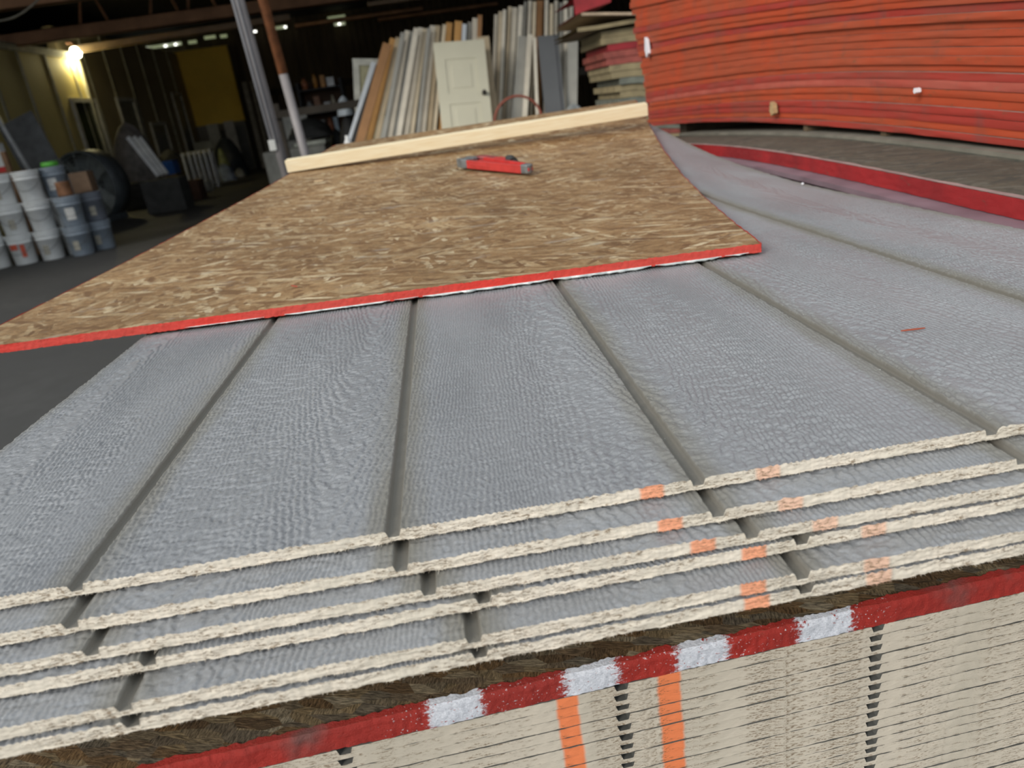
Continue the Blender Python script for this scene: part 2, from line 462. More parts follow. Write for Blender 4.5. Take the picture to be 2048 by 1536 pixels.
make_panel('siding_panel', 'topmost grey wood-grain grooved siding panel, fully exposed, partly under the strand board',
           (0, .006, 0.), seed=3, full=True, xs=.00085, yaw=-.006)
lab = ['second grooved siding panel down, its cream edge just below the exposed top panel',
       'third grooved siding panel down, resting tight on the fourth',
       'fourth grooved siding panel down, tucked flush under the third with a thin grey line between',
       'fifth grooved siding panel down, below the lowest wide grey band of the fanned pile',
       'sixth and lowest siding panel of the fanned pile, overhanging the brown strand board']
for i, (dx, yf, z, yaw) in enumerate([(.004, -.0185, -.0105, -.006), (.020, -.0350, -.0208, 0.), (.052, -.0400, -.0315, .010), (.043, -.0630, -.0420, .018), (.045, -.0650, -.0525, .022)]):
    make_panel('siding_panel', lab[i], (dx, yf, z), seed=5 + 2 * i, fine_to=.05 if i != 3 else .05, yaw=yaw)

# timber spacers carrying the fanned pile
for k, (yy, lb) in enumerate([(.14, 'rough brown timber spacer just behind the front gap under the fanned siding pile'), (1.1, 'rough timber spacer under the middle of the fanned siding pile'), (2.1, 'rough timber spacer under the far end of the fanned siding pile')]):
    hz = float(bow(np.array(.3), np.array(yy)))
    t = MB().box((-.15, yy, -.1436), (1.0, yy + .089, -.0632 + hz * .97)).build('timber_spacer', M_timber, bevel=.002)
    tag(t, lb, 'timber')

# ------------------------------------------------------------------ lower bundle and its red / white edged cover board
LY = math.atan(.055); LC = math.cos(LY); LS = math.sin(LY)
LOFF = (.0, -.0115, 0.)     # local x along the front edge
def low_root(name, z, label, cat, group=None):
    o = empty(name, (LOFF[0], LOFF[1], z), label, cat, group, rz=LY); return o
cov = low_root('strand_board_cover', -.163, 'brown strand board with red edge and four white paint patches covering the lower bundle', 'strand board')
x = np.linspace(-.2, 1.03, 900); rows = 9; T = np.linspace(0, 1, rows)[:, None]
XX = np.repeat(x[None], rows, 0)
YY = (vn(XX * 350, T * 6, 1) - .5) * .0014 + (vn(XX * 60, T * 2, 2) - .5) * .0016 + .002 * (T < .01)
ZZ = .0182 * (1 - T) + (vn(XX * 70, T * 0 + 2, 3) - .5) * .0012 * (T < .2)
yb = np.array([0.002, .004, .008, .016, .03, .06, .12, 2.40]); XT, YT = np.meshgrid(x, yb)
YT[0] = YY[0]
ZT = np.where(YT < .01, ZZ[0][None], .0182) + (vn(XT * 60, YT * 130, 5) - .5) * .0022 * (YT > .0045) * (YT < .1)
V, F = grid(XT, YT, ZT); V2, F2 = grid(np.stack([x, x]), np.stack([YY[-1], np.full_like(x, 2.4)]), np.stack([ZZ[-1], ZZ[-1]]), flip=True)
V3, F3 = grid(np.stack([x, x]), np.full((2, len(x)), 2.4), np.stack([ZT[-1], ZZ[-1]]))
sd = []
for e in (0, -1): sd.append(grid(np.full((2, 2), x[e]), np.array([[.002, 2.4]] * 2), np.array([[.018, .018], [0, 0]]), flip=(e == 0)))
V, F = join_vf([(V, F), (V2, F2), (V3, F3)] + sd)
new_obj('board', mesh_np('board', V, F), cov, None, M_osb_brown)
V, F = grid(XX, YY, ZZ, flip=True)
# paint lapping over the top arris
lap = np.stack([YY[0] * 0 + YY[0], YY[0] + .002 + .003 * vn(x * 130, x * 0, 4) + .0015 * vn(x * 500, x * 0, 5)])
lap[0] -= .0002
Vl, Fl = grid(np.stack([x, x]), lap, np.stack([ZZ[0], np.interp(lap[1], [.004, .008], [.0186, .0195])]) + .0003)
V, F = join_vf([(V, F), (Vl, Fl)])
new_obj('painted_edge', mesh_np('painted_edge', V, F), cov, None, M_redlow)['label'] = 'dull red edge with white paint patches'

def low_sheet_mesh(seed):
    TH = .0094; g0 = .1375
    x = np.linspace(-.2, 1.02, 1220); ex = []
    for k in range(-1, 5):
        for e in (-.0058, -.0040, .0040, .0058): ex.append(g0 + k * .2045 + e)
    x = np.array(sorted(list(x) + ex))
    d = np.abs(((x - g0) / .2045 + 20.5) % 1 - .5) * .2045
    gp = -.0052 * (1 - sst(.0038, .0058, d))
    topn = (vn(x * 420, x * 0 + seed, seed) - .5) * .0005 + (vn(x * 55, x * 0 + seed * 2, seed + 1) - .5) * .0007
    zt = TH + np.where(gp < -.001, 0, topn * .75) + gp - .0003
    T = np.linspace(0, 1, 5)[:, None]
    XX = np.repeat(x[None], 5, 0)
    ZZ = zt[None] * (1 - T)
    fy = (vn(x * 60, x * 0 + seed, 3) - .5) * .0006
    YY = fy[None] + (vn(XX * 160 + seed, T * 7, 6) - .5) * .0006
    a = grid(XX, YY, ZZ, flip=True)
    yt = np.array([0, .02, 2.4]); XT, YT = np.meshgrid(x, yt); YT[0] = YY[0]
    ZT = np.repeat(zt[None], 3, 0)
    b = grid(XT, YT, ZT)
    xc = np.array([x[0], x[-1]])
    c = grid(np.stack([xc, xc]), np.array([[.001, .001], [2.4, 2.4]]), np.zeros((2, 2)), flip=True)
    parts = [a, b, c]
    nb = len(a[1])
    V, F = join_vf(parts)
    mi = np.zeros(len(F)); mi[nb:] = 1
    me = mesh_np('lower_panel', V, F, midx=mi)
    me.materials.append(M_edgeL); me.materials.append(M_face_low)
    return me
M_face_low = plain('dark_grey_panel_face', (.12, .12, .11), .7, sc=30)
low_meshes = [low_sheet_mesh(s) for s in range(5)]
NL = 78; pitch = (0.163 + .93 - .09) / NL
pitch = .00962
NL = int((.93 - .163 - .09) / pitch)
lastz = None
for i in range(NL):
    z = -.163 - (i + 1) * pitch
    lbl = ('topmost cream-edged siding panel of the lower bundle, directly under the red and white board edge' if i == 0 else
           'cream-edged siding panel stacked in the lower bundle, with two orange spray stripes across its edge')
    o = new_obj('bundled_siding_panel', low_meshes[random.randrange(5)], None, (LOFF[0] + random.uniform(-.0006, .0006), LOFF[1] + random.uniform(-.0006, .0006), z))
    o.rotation_euler = (0, 0, LY)
    tag(o, lbl, 'siding panel', 'cream-edged panels of the lower bundle')
    lastz = z
for k, yy in enumerate((.25, 1.2, 2.1)):
    t = MB().box((-.18, yy, FLOOR), (1.0, yy + .09, lastz)).build('timber_spacer', M_timber, bevel=.002)
    tag(t, ['rough timber bearer on the ground under the front of the lower bundle', 'rough timber bearer on the ground under the middle of the lower bundle', 'rough timber bearer on the ground under the far end of the lower bundle'][k], 'timber')

# ------------------------------------------------------------------ strand board lying on the top pile
def onvp(px, py, x0, y0, k):
    d = ray(px, py); t = (x0 - k * y0 - (CP[0] - k * CP[1])) / (d[0] - k * d[1]); return CP + t * d
FL = onz(-105, 704, .0145); FR = onz(1522, 487, .0150)
kL = (-.096 - FL[0]) / (2.6 - FL[1]); kR = (1.067 - FR[0]) / (2.6 - FR[1])
Lp = [FL] + [onvp(*p, FL[0], FL[1], kL) for p in [(0, 651), (163, 569), (286, 507), (395, 449), (513, 386), (573, 352), (672, 288)]]
Rp = [FR] + [onvp(*p, FR[0], FR[1], kR) for p in [(1501, 480), (1456, 434), (1407, 395), (1358, 342), (1319, 289), (1296, 246)]] + [np.array([1.067, 2.6, .181])]
def curve_at(P, t):
    P = np.array(P); y = P[:, 1]; yy = P[0, 1] + (P[-1, 1] - P[0, 1]) * t
    z = sum(np.interp(yy + d, y, P[:, 2]) for d in (-.1, -.05, 0, .05, .1)) / 5
    z = np.where(t < .04, np.interp(yy, y, P[:, 2]), z)
    return np.stack([np.interp(yy, y, P[:, 0]), yy, z], -1)
OT = .011
def osb_top(u, v):
    a = curve_at(Lp, v); b = curve_at(Rp, v); return a * (1 - u[..., None]) + b * u[..., None]
nu, nv = 240, 90
U, Vv = np.meshgrid(np.linspace(0, 1, nu), np.concatenate([np.linspace(0, .1, 12), np.linspace(.1, 1, nv - 12)[1:]]))
P = osb_top(U, Vv)
need = bow(P[..., 0], P[..., 1]) + OT + .0024
inside = (P[..., 0] > -.23)
lift = np.where(inside, np.maximum(need - P[..., 2], 0), 0)
P[..., 2] += lift
# ragged sawn edges
P[:, -1, 0] += (vn(np.arange(P.shape[0]) * .7, np.zeros(P.shape[0]), 2) - .5) * .004
orig = P[0, 0].copy()
board = empty('strand_board', tuple(orig), 'tan strand board with bright red edge lying on the top panel under the wrench', 'strand board')
Pl = P - orig
a = grid(Pl[..., 0], Pl[..., 1], Pl[..., 2]); b = grid(Pl[..., 0], Pl[..., 1], Pl[..., 2] - OT, flip=True)
bk = grid(np.stack([Pl[-1, :, 0]] * 2), np.stack([Pl[-1, :, 1]] * 2), np.stack([Pl[-1, :, 2], Pl[-1, :, 2] - OT]))
V, F = join_vf([a, b, bk])
new_obj('board', mesh_np('board', V, F), board, None, M_osb)
# painted edges: front, left and right sides
n = 700; u = np.linspace(0, 1, n)
def edge_strip(line, nrm, rough=.0012, rows=7, th=OT):
    T = np.linspace(0, 1, rows)[:, None]
    s = np.arange(line.shape[0]) * 1.
    r = (vn(s[None] * .55 + T * 0, T * 5, 1) - .5) * rough + (vn(s[None] * .13 + T * 0, T * 2, 2) - .5) * rough
    X = line[None, :, 0] + nrm[0] * r; Y = line[None, :, 1] + nrm[1] * r
    Z = line[None, :, 2] * np.ones_like(T) - T * th + (vn(s[None] * .4, T * 0, 3) - .5) * .0012 * ((T < .01) | (T > .99))
    return grid(X, Y, Z, flip=True)
fl = np.stack([np.interp(u, np.linspace(0, 1, nu), Pl[0, :, k]) for k in range(3)], -1)
ll = np.stack([np.interp(np.linspace(0, 1, 260), np.linspace(0, 1, Pl.shape[0]), Pl[::-1, 0, k]) for k in range(3)], -1)
rl = np.stack([np.interp(np.linspace(0, 1, 260), np.linspace(0, 1, Pl.shape[0]), Pl[:, -1, k]) for k in range(3)], -1)
fl2 = fl.copy(); fl2[:, 1] -= .0012; fl2[:, 2] += .0006
ll2 = ll.copy(); ll2[:, 0] -= .0012; ll2[:, 2] += .0005
rl2 = rl.copy(); rl2[:, 0] += .0012; rl2[:, 2] += .0005
V, F = join_vf([edge_strip(fl2, (0, 1), th=.0122), edge_strip(ll2, (1, 0)), edge_strip(rl2, (1, 0))])
new_obj('painted_edge', mesh_np('painted_edge', V, F), board, None, M_red)['label'] = 'bright red sprayed edge'
# silvery foil backing, crinkled and torn along the front lower arris
tf = NT('silver_foil_backing', .38, .35); tf.color(tf.ramp(tf.noise(tf.obj, 60, 4), [(.35, (.50, .56, .55)), (.65, (.85, .88, .86))])); tf.bump(tf.noise(tf.obj, 260, 3), .5, .001)
M_foil = tf.m
parts = []
for (u0, u1, drop) in [(.30, .40, .0008), (.425, .555, .0022), (.56, .59, .0012), (.595, .75, .0030), (.753, .87, .0034), (.875, .953, .0034), (.957, .985, .002)]:
    uu = np.linspace(u0, u1, int((u1 - u0) * 900)); L = np.stack([np.interp(uu, u, fl[:, k]) for k in range(3)], -1)
    env = np.clip(np.minimum(uu - u0, u1 - uu) / .012, .25, 1)
    out = .0012 + .0022 * vn(uu * 160, uu * 0, 1) * env + .0008
    dr = (drop * .55 + drop * .6 * vn(uu * 220, uu * 0, 2)) * env
    rowsP = []
    for (fy, fz) in ((.02, .0), (0., .0002), (-1., .0), (-1.1, 1.0), (-.2, 1.15), (.0, 1.2)):
        yy = L[:, 1] + (fy if fy > 0 else fy * out); zz = L[:, 2] - OT * .86 - fz * dr - .0006
        rowsP.append(np.stack([L[:, 0], yy, zz], -1))
    A = np.array(rowsP); parts.append(grid(A[..., 0], A[..., 1], A[..., 2], flip=True))
V, F = join_vf(parts)
fo = new_obj('foil_backing', mesh_np('foil_backing', V, F), board, None, M_foil); fo['label'] = 'torn silver foil backing under the red edge'

def board_z(x, y):
    q = P.reshape(-1, 3); i = np.argmin((q[:, 0] - x) ** 2 + (q[:, 1] - y) ** 2); return float(q[i, 2])
def on_board(px, py):
    d_ = ray(px, py)
    for t_ in np.arange(.7, 4.0, .01):          # walk along the sight line until it meets the board
        p = CP + t_ * d_
        if p[2] <= board_z(p[0], p[1]): break
    p[2] = board_z(p[0], p[1]); return p

# ------------------------------------------------------------------ batten across the board
tb = NT('pale_pine', .6)
gn = tb.noise(tb.map(tb.obj, (3, 60, 60)), 4, 5, .6)
tb.color(tb.mix(tb.rng(gn, .3, .7), (.93, .82, .58), (.84, .68, .42))); tb.bump(gn, .15, .001); M_pine = tb.m
M_pine.node_tree
p0 = ony(577, 352, 2.1); p1 = ony(1297, 238, 2.02)
d = Vector(p1 - p0); L = d.length; h = .037; w = .038
def bz_(x_, y_): return float(np.interp(y_, Pc[:, 1], Pc[:, 2])) if False else board_z(x_, y_)
sl = (board_z(.35, 2.35) - board_z(.35, 1.85)) / .5          # the board rises away from the camera: the batten lies flat on it
ex = d.normalized(); ey = Vector((0, 1, sl)); ey = (ey - ex * ey.dot(ex)).normalized(); ez = ex.cross(ey)
MM = Matrix((ex, ey, ez)).transposed()
ups = []
for q in np.linspace(.02, .98, 40):
    for w_ in (0, .019, .038):
        pt = Vector(p0) + ex * (q * L) + ey * w_
        if pt.x < .97: ups.append(board_z(pt.x, pt.y) - pt.z)
_up = sorted(ups)[int(len(ups) * .999)] + .0022
print('batten lift', _up, sl)
bt = MB().box((0, 0, 0), (L, w, h)).build('wooden_batten', M_pine, None, None, bevel=.0015)
bt.matrix_world = Matrix.Translation(Vector(p0) + Vector((0, 0, _up))) @ MM.to_4x4()
tag(bt, 'pale pine batten lying straight across the far end of the strand board', 'batten')

# ------------------------------------------------------------------ pipe wrench
wp0 = on_board(932, 337); wp1 = on_board(1064, 352)
print('WRENCH', wp0, wp1)
wd = Vector(wp1 - wp0); Lw = .30
wr = empty('pipe_wrench', tuple((wp0 + wp1) / 2 + np.array([0, 0, .0045])), 'red-handled pipe wrench with dark jaws lying on the strand board', 'wrench')
wc = (wp0 + wp1) / 2
nrm = Vector((-(board_z(wc[0] + .15, wc[1]) - board_z(wc[0] - .15, wc[1])) / .3, -(board_z(wc[0], wc[1] + .15) - board_z(wc[0], wc[1] - .15)) / .3, 1)).normalized()
wx = (wd - nrm * wd.dot(nrm)).normalized(); wy = nrm.cross(wx)
wr.matrix_world = Matrix.Translation(Vector(wc) + nrm * .0065) @ Matrix((wx, wy, nrm)).transposed().to_4x4()
Lw = wd.length
M_wred = plain('wrench_red_enamel', (.50, .040, .035), .35, 0, .15, 40)
M_steel = plain('dark_tool_steel', (.06, .062, .06), .45, .6, .3, 30)
M_wgrey = plain('worn_grey_steel', (.20, .21, .21), .5, .5, .3, 60)
s = Lw
M = MB()   # I-beam handle: web and two flanges, tapering to the tail
M.prism([(-.36 * s, -.020), (-.28 * s, -.030), (.42 * s, -.016), (.50 * s, -.010), (.50 * s, .006), (.42 * s, .012), (-.02 * s, .022), (-.28 * s, .030), (-.36 * s, .022)], .006, .015, 'z')
M.prism([(-.34 * s, -.030), (.42 * s, -.017), (.42 * s, -.011), (-.34 * s, -.022)], 0, .022, 'z')
M.prism([(-.30 * s, .022), (.42 * s, .006), (.42 * s, .013), (-.28 * s, .031)], 0, .022, 'z')
M.build('handle', M_wred, wr, bevel=.0015)
MB().prism([(.40 * s, -.017), (.49 * s, -.013), (.505 * s, -.002), (.49 * s, .009), (.40 * s, .012)], -.0005, .0225, 'z').build('handle_end', M_wgrey, wr, bevel=.003)
MB().prism([(-.50 * s, -.030), (-.40 * s, -.034), (-.34 * s, -.030), (-.34 * s, .012), (-.40 * s, .02), (-.50 * s, .012), (-.47 * s, -.01)], 0, .024, 'z').build('heel_jaw', M_wgrey, wr, bevel=.002)
MB().prism([(-.46 * s, .022), (-.44 * s, .046), (-.36 * s, .056), (.02 * s, .044), (.04 * s, .034), (-.30 * s, .034), (-.38 * s, .018)], .003, .022, 'z').build('hook_jaw', plain('faded_red_steel', (.30, .06, .06), .5, .2, .3, 60), wr, bevel=.002)
MB().prism([(-.16 * s, .028), (.0 * s, .024), (.02 * s, .04), (-.12 * s, .05)], -.001, .0235, 'z').build('housing', M_wred, wr, bevel=.002)
MB().tube([(-.02 * s, .048, .013), (.03 * s, .044, .013), (.10 * s, .038, .013)], [.015, .017, .013], 18).tube([(.10 * s, .038, .013), (.20 * s, .030, .013)], .007, 12).build('adjusting_nut', M_steel, wr)

# ------------------------------------------------------------------ little debris
def sliver(name, px, py, L, w, h, ang, mat, label, z=None, cat='wood chip', P3=None):
    p = P3 if P3 is not None else onz(px, py, .0008)
    mb = MB(); pts = [(-L / 2, 0), (-L * .2, w * .6), (L * .25, w * .4), (L / 2, w * .05), (L * .2, -w * .5), (-L * .3, -w * .4)]
    mb.prism(pts, 0, h, 'z'); o = mb.build(name, mat, None, tuple(p)); o.rotation_euler = (0, 0, ang); tag(o, label, cat); return o
M_chip = plain('pale_wood_chip', (.6, .45, .27), .7); M_chipr = plain('reddish_chip', (.38, .09, .05), .7)
sliver('wood_splinter', 1826, 660, .022, .0016, .0012, -.12, M_chipr, 'thin reddish splinter lying on the right part of the exposed grey panel')
cp = on_board(638, 366); sliver('wood_chip', 0, 0, .035, .006, .003, -.6, M_chip, 'pale wood chip on the strand board near the left end of the batten', P3=cp + np.array([0, 0, .002]))
cp = on_board(590, 578); sliver('wood_chip', 0, 0, .02, .002, .002, -.9, M_chipr, 'brown sliver near the front red edge of the strand board', P3=cp + np.array([0, 0, .002]))

# ------------------------------------------------------------------ neighbouring pile: grey panel, dark cover board, arched red stack
M_purple = plain('grey_panel_with_red_overspray', (.22, .155, .18), .5, sc=9)
lowpile = empty('siding_panel', (1.034, .2, -.014), 'plain grey panel with reddish overspray lying under the dark cover board on the right', 'siding panel')
def zn(y): return sum(np.interp(y + d_, [.2, .55, .7, .935, 1.15, 1.4, 1.65, 1.95, 2.8], [-.024, -.0115, -.007, .002, .008, .013, .013, .007, -.022]) for d_ in (-.1, -.05, 0, .05, .1)) / 5
def bowed_box(x0, x1, y0, y1, zf, th, n=40):
    yy_ = np.linspace(y0, y1, n); zz_ = zf(yy_); A_ = np.stack([np.full(n, x0), np.full(n, x1)]); Y_ = np.stack([yy_, yy_])
    ps = [grid(A_, Y_, np.stack([zz_ + th] * 2), flip=True), grid(A_, Y_, np.stack([zz_] * 2)),
          grid(np.full((2, n), x0), Y_, np.stack([zz_ + th, zz_])), grid(np.full((2, n), x1), Y_, np.stack([zz_ + th, zz_]), flip=True)]
    for e, fl_ in ((0, True), (-1, False)):
        ps.append(grid(np.array([[x0, x1]] * 2), np.full((2, 2), yy_[e]), np.array([[zz_[e] + th] * 2, [zz_[e]] * 2]), flip=fl_))
    return join_vf(ps)
lowpile.location = (0, 0, 0)
new_obj('panel_board', mesh_np('panel_board', *bowed_box(1.040, 2.2, .42, 2.8, lambda q: zn(q) - .0110, .0100), smooth=False), lowpile, None, M_purple)
nz = -.014
for k in range(9):
    xo_ = 1.075 + random.uniform(0, .004)
    o = new_obj('stacked_siding_panel', mesh_np('stacked_siding_panel', *bowed_box(xo_, 2.2, .2, 2.8, lambda q: zn(q) - .0110 - (k + 1) * .0099, .0095), smooth=False), None, None, M_purple)
    tag(o, 'grey siding panel stacked beneath the dark cover board of the right-hand pile', 'siding panel', 'grey panels of the right-hand pile')
for k, yy in enumerate((.4, 1.4, 2.4)):
    t = MB().box((1.06, yy, FLOOR), (2.2, yy + .14, float(zn(np.array(yy + .07))) - .018 - 9 * .0099)).build('timber_spacer', M_timber)
    tag(t, ['near timber bearer holding up the right-hand pile', 'middle timber bearer holding up the right-hand pile', 'far timber bearer holding up the right-hand pile'][k], 'timber')

# dark cover board with crimson edge
cov2 = empty('strand_board_cover', (0, 0, 0), 'dark weathered strand board with thick crimson edge beneath the arched red stack', 'strand board')
ptsb = [(2048, 440), (1650, 352), (1470, 322), (1395, 303), (1350, 291)]
ys = np.array([onz(*p, -.001)[1] for p in ptsb]); xs2 = np.array([onz(*p, -.001)[0] for p in ptsb])
yy = np.linspace(.28, 2.75, 260)
xe = 1.08 + 0 * yy
hh = .0290
T = np.linspace(0, 1, 8)[:, None]
Xe = xe[None] + (vn(yy[None] * 160 + T * 0, T * 6, 1) - .5) * .003; Ye = yy[None] * np.ones_like(T); Ze = (hh * (1 - T)) * np.ones_like(Xe) + zn(yy)[None]
V, F = grid(Xe, Ye, Ze)
top_w = np.array([0, .004, .02, .05, .3, .9, 1.2])
XT = xe[None] + top_w[:, None]; YT = np.repeat(yy[None], len(top_w), 0); ZT = np.full_like(XT, hh) + zn(yy)[None]
XT[0] = Xe[0]
Vt, Ft = grid(XT, YT, ZT)
Vb, Fb = grid(np.stack([xe + .001, xe + 1.2]), np.stack([yy, yy]), np.stack([zn(yy), zn(yy)]), flip=True)
Vt, Ft = join_vf([(Vt, Ft[:, ::-1]), (Vb, Fb[:, ::-1])])
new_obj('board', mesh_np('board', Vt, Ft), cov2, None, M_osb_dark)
o = new_obj('painted_edge', mesh_np('painted_edge', V, F), cov2, None, M_redcov)
lap = grid(np.stack([xe + .0005, xe + .010 + .006 * vn(yy * 30, yy * 0, 2)]), np.stack([yy, yy]), np.stack([zn(yy) + hh + .0006] * 2), flip=True)
new_obj('faded_border', mesh_np('faded_border', *lap), cov2, None, M_fadep)['label'] = 'faded grey-pink overspray border along the top edge'

# thin ledge board and blocks
def zl(q): return zn(q) + hh + .0004
led = new_obj('thin_board', mesh_np('thin_board', *bowed_box(1.282, 2.2, .35, 2.75, zl, .0080), smooth=False), None, None, plain('grey_weathered_board', (.19, .175, .14), .8, sc=12))
tag(led, 'thin grey weathered board between the dark cover board and the arched red stack', 'board')

# red stack: long edges towards the camera, bowed and fanned at the far end
XR = 1.30
_R0 = ([.45, .858, 1.088, 1.3, 1.573, 1.97, 2.209, 2.616, 3.11, 3.5], [.030, .044, .055, .062, .068, .071, .070, .061, .040, .022])
_R1 = ([.45, .874, 1.152, 1.571, 2.0, 2.722, 3.221, 3.5], [.128, .152, .168, .184, .186, .172, .158, .146])
_R2 = ([.45, .889, 1.164, 1.575, 2.072, 2.567, 3.253, 3.5], [.222, .253, .275, .298, .317, .329, .338, .341])
def rs(q, T_): return sum(np.interp(q + d_, T_[0], T_[1]) for d_ in (-.16, -.08, 0, .08, .16)) / 5
def zred(q, s_):
    a_, b_, c_ = rs(q, _R0), rs(q, _R1), rs(q, _R2)
    if s_ <= 1: return a_ + (b_ - a_) * s_
    return b_ + (c_ - b_) * (s_ - 1)
NR = 27
cuts = [0.]
for i in range(NR): cuts.append(cuts[-1] + random.choice([.9, 1, 1, 1.1, 1.0]) / 7)
ny_ = 200
for i in range(NR):
    s0, s1 = cuts[i], cuts[i + 1]
    yl = 3.24 + .17 * (s0 / 3.5) + random.uniform(-.03, .03) + .02 * math.sin(i * .9)
    yv = np.linspace(.45, yl, ny_)
    z0 = zred(yv, s0); z1 = z0 + (zred(yv, s1) - z0) * (.972 if random.random() > .3 else .93)
    xo = XR + random.choice([0, 0, .001, .0015, -.001, -.0045, .005, .007]) + .002 * math.sin(i * 1.7) - .008 * (s0 / 3)
    T = np.linspace(0, 1, 5)[:, None]
    Xf = xo + (vn(yv[None] * 14 + i * 3.1 + T * 0, T * 3 + i, i) - .5) * .0022 + .0012 * (T > .99)
    Yf = np.repeat(yv[None], 5, 0)
    Zf = z1[None] * (1 - T) + z0[None] * T + (vn(yv[None] * 22 + i, T * 0 + i, i + 1) - .5) * .0002
    ff = grid(Xf, Yf, Zf)
    xl = np.linspace(xo, xo + .9, 14); zz_ = np.linspace(0, 1, 2)
    le = grid(np.stack([xl, xl]), np.full((2, 14), yl), np.stack([np.full(14, z1[-1]), np.full(14, z0[-1])]))
    far_ = np.full(ny_, xo + .9)
    V, F = join_vf([grid(np.stack([Xf[0], far_]), np.stack([yv, yv]), np.stack([Zf[0], z1]), flip=True), grid(np.stack([Xf[-1], far_]), np.stack([yv, yv]), np.stack([Zf[-1], z0])), grid(np.stack([far_, far_]), np.stack([yv, yv]), np.stack([z1, z0]), flip=True)])
    if i == 0: lb = 'bottommost red-edged strand board of the tall arched stack, hanging over the dark cover board'
    elif i == 6: lb = 'red-edged strand board with a paler pink edge low in the tall arched stack'
    else: lb = 'strand board with orange-red painted edge in the tall arched stack at upper right'
    rt = empty('red_edged_strand_board', (0, 0, 0), lb, 'strand board', 'red-edged boards in the arched stack' if i not in (0, 6) else None)
    new_obj('board', mesh_np('board', V, F), rt, None, M_osb_side)
    mt = M_redC if i == 6 else (M_redB if (i < 8 and random.random() < .8) or random.random() < .16 else M_redA)
    V, F = join_vf([ff, le]); new_obj('painted_edge', mesh_np('painted_edge', V, F), rt, None, mt)
for k, (px, py) in enumerate([(1768, 267), (1612, 256)]):
    p = onx(px, py, XR + .012)
    o = MB().box((XR + .010, p[1] - .011, float(zl(p[1])) + .0087), (XR + .4, p[1] + .011, float(zred(p[1], 0)) - .0010)).build('spacer_block', plain('dirty_block', (.12, .085, .05), .85), None)
    tag(o, ['small brown spacer block under the right part of the arched red stack', 'small brown spacer block under the middle of the arched red stack'][k], 'block')
o = MB().box((XR + .08, .6, float(zl(.6)) + .0100), (XR + .8, .66, float(zred(.6, 0)) - .001)).build('timber_spacer', M_timber); tag(o, 'flat timber spacer under the near end of the arched red stack', 'timber')
zf_ = float(zred(3.0, 0)); o = MB().box((XR + .08, 2.95, FLOOR), (XR + .8, 3.04, zf_ - .004)).build('timber_post', M_timber); tag(o, 'tall timber prop under the far end of the arched red stack', 'timber')
# flakes of white paint and torn wood stuck on the red stack
M_white = plain('white_paint_fleck', (.85, .86, .9), .6, var=.05); 
def fleck(px, py, w, h, label, mat=M_white, cat='paint fleck', name='paint_fleck'):
    p = onx(px, py, XR - .022)
    m_ = MB().prism([(p[1] - w / 2, p[2] - h * .3), (p[1] + w * .1, p[2] - h / 2), (p[1] + w / 2, p[2] - h * .1), (p[1] + w * .3, p[2] + h / 2), (p[1] - w * .3, p[2] + h * .35)], p[0], p[0] + .012, 'x')
    tag(m_.build(name, mat), label, cat)
fleck(1292, 95, .05, .085, 'white streak of paint on the left end of the arched red stack')
fleck(1829, 182, .010, .011, 'small white chip stuck on the arched red stack, right of centre')
M_torn = plain('torn_pale_wood', (.50, .34, .17), .85, sc=60, bump=.6)
fleck(1543, 218, .032, .040, 'torn pale wood splinters on the lower edge of the arched red stack', M_torn, 'wood splinter', 'torn_splinters')

pbd = onx(1611, 364, 1.012); tag(MB().lathe([(.0001, 0), (.0022, .0006), (.003, .002), (.0022, .0042), (.0001, .005)], 12).build('white_bead', plain('glossy_white_drip', (.85, .86, .95), .1), None, (1.006, float(pbd[1]), float(bow(np.array(1.0), np.array(pbd[1]))) + .0002), smooth=True), 'tiny glossy white bead on the right edge of the exposed grey panel', 'bead')

# ------------------------------------------------------------------ the warehouse shell
def struct(o): o['kind'] = 'structure'; return o
M_floor = NT('dark_stained_concrete', .72, 0, .35)
nf = M_floor.noise(M_floor.obj, .8, 6, .6); nf2 = M_floor.noise(M_floor.obj, 9, 5, .6)
M_floor.color(M_floor.mix(M_floor.rng(nf2, .35, .7), M_floor.ramp(nf, [(.3, (.060, .060, .060)), (.7, (.092, .090, .086))]), (.07, .069, .066)))
M_floor.bump(nf2, .2, .01)
struct(MB().box((-14, -6, FLOOR - .1), (12, 33, FLOOR)).build('floor', M_floor.m))
M_yel = plain('dull_yellow_painted_wall', (.66, .55, .22), .7, var=.06, sc=1.5)
M_yel2 = plain('amber_yellow_painted_wall', (.85, .56, .08), .7, var=.08, sc=1.5)
M_strip = plain('pale_batten_paint', (.42, .40, .30), .7)
M_darkwall = NT('rusty_corrugated_metal', .75, .1)
w_ = M_darkwall.n('ShaderNodeTexWave'); M_darkwall.l(M_darkwall.map(M_darkwall.obj, (1, 0, 0)), w_.inputs[0]); w_.inputs['Scale'].default_value = 1.2
M_darkwall.color(M_darkwall.ramp(M_darkwall.noise(M_darkwall.map(M_darkwall.obj, (2, 2, .3)), 2, 4), [(.3, (.05, .035, .02)), (.7, (.12, .085, .045))])); M_darkwall.bump(w_.outputs[0], 1, .03)
M_roof = plain('dark_roof_sheet', (.035, .028, .02), .85, sc=3)
WT = 2.62; CY = 20.2
wl = struct(MB().box((-8.15, 5.5, FLOOR), (-7.95, CY, WT)).build('wall_left', M_yel))
for k, yv_ in enumerate(np.arange(6.4, 20, 1.22)):
    struct(MB().box((-7.95, yv_ - .035, FLOOR), (-7.925, yv_ + .035, WT)).build('trim_%d' % (k + 1), M_strip))
struct(MB().box((-7.97, 5.5, WT - .12), (-7.90, CY, WT + .03)).build('trim_20', M_strip))
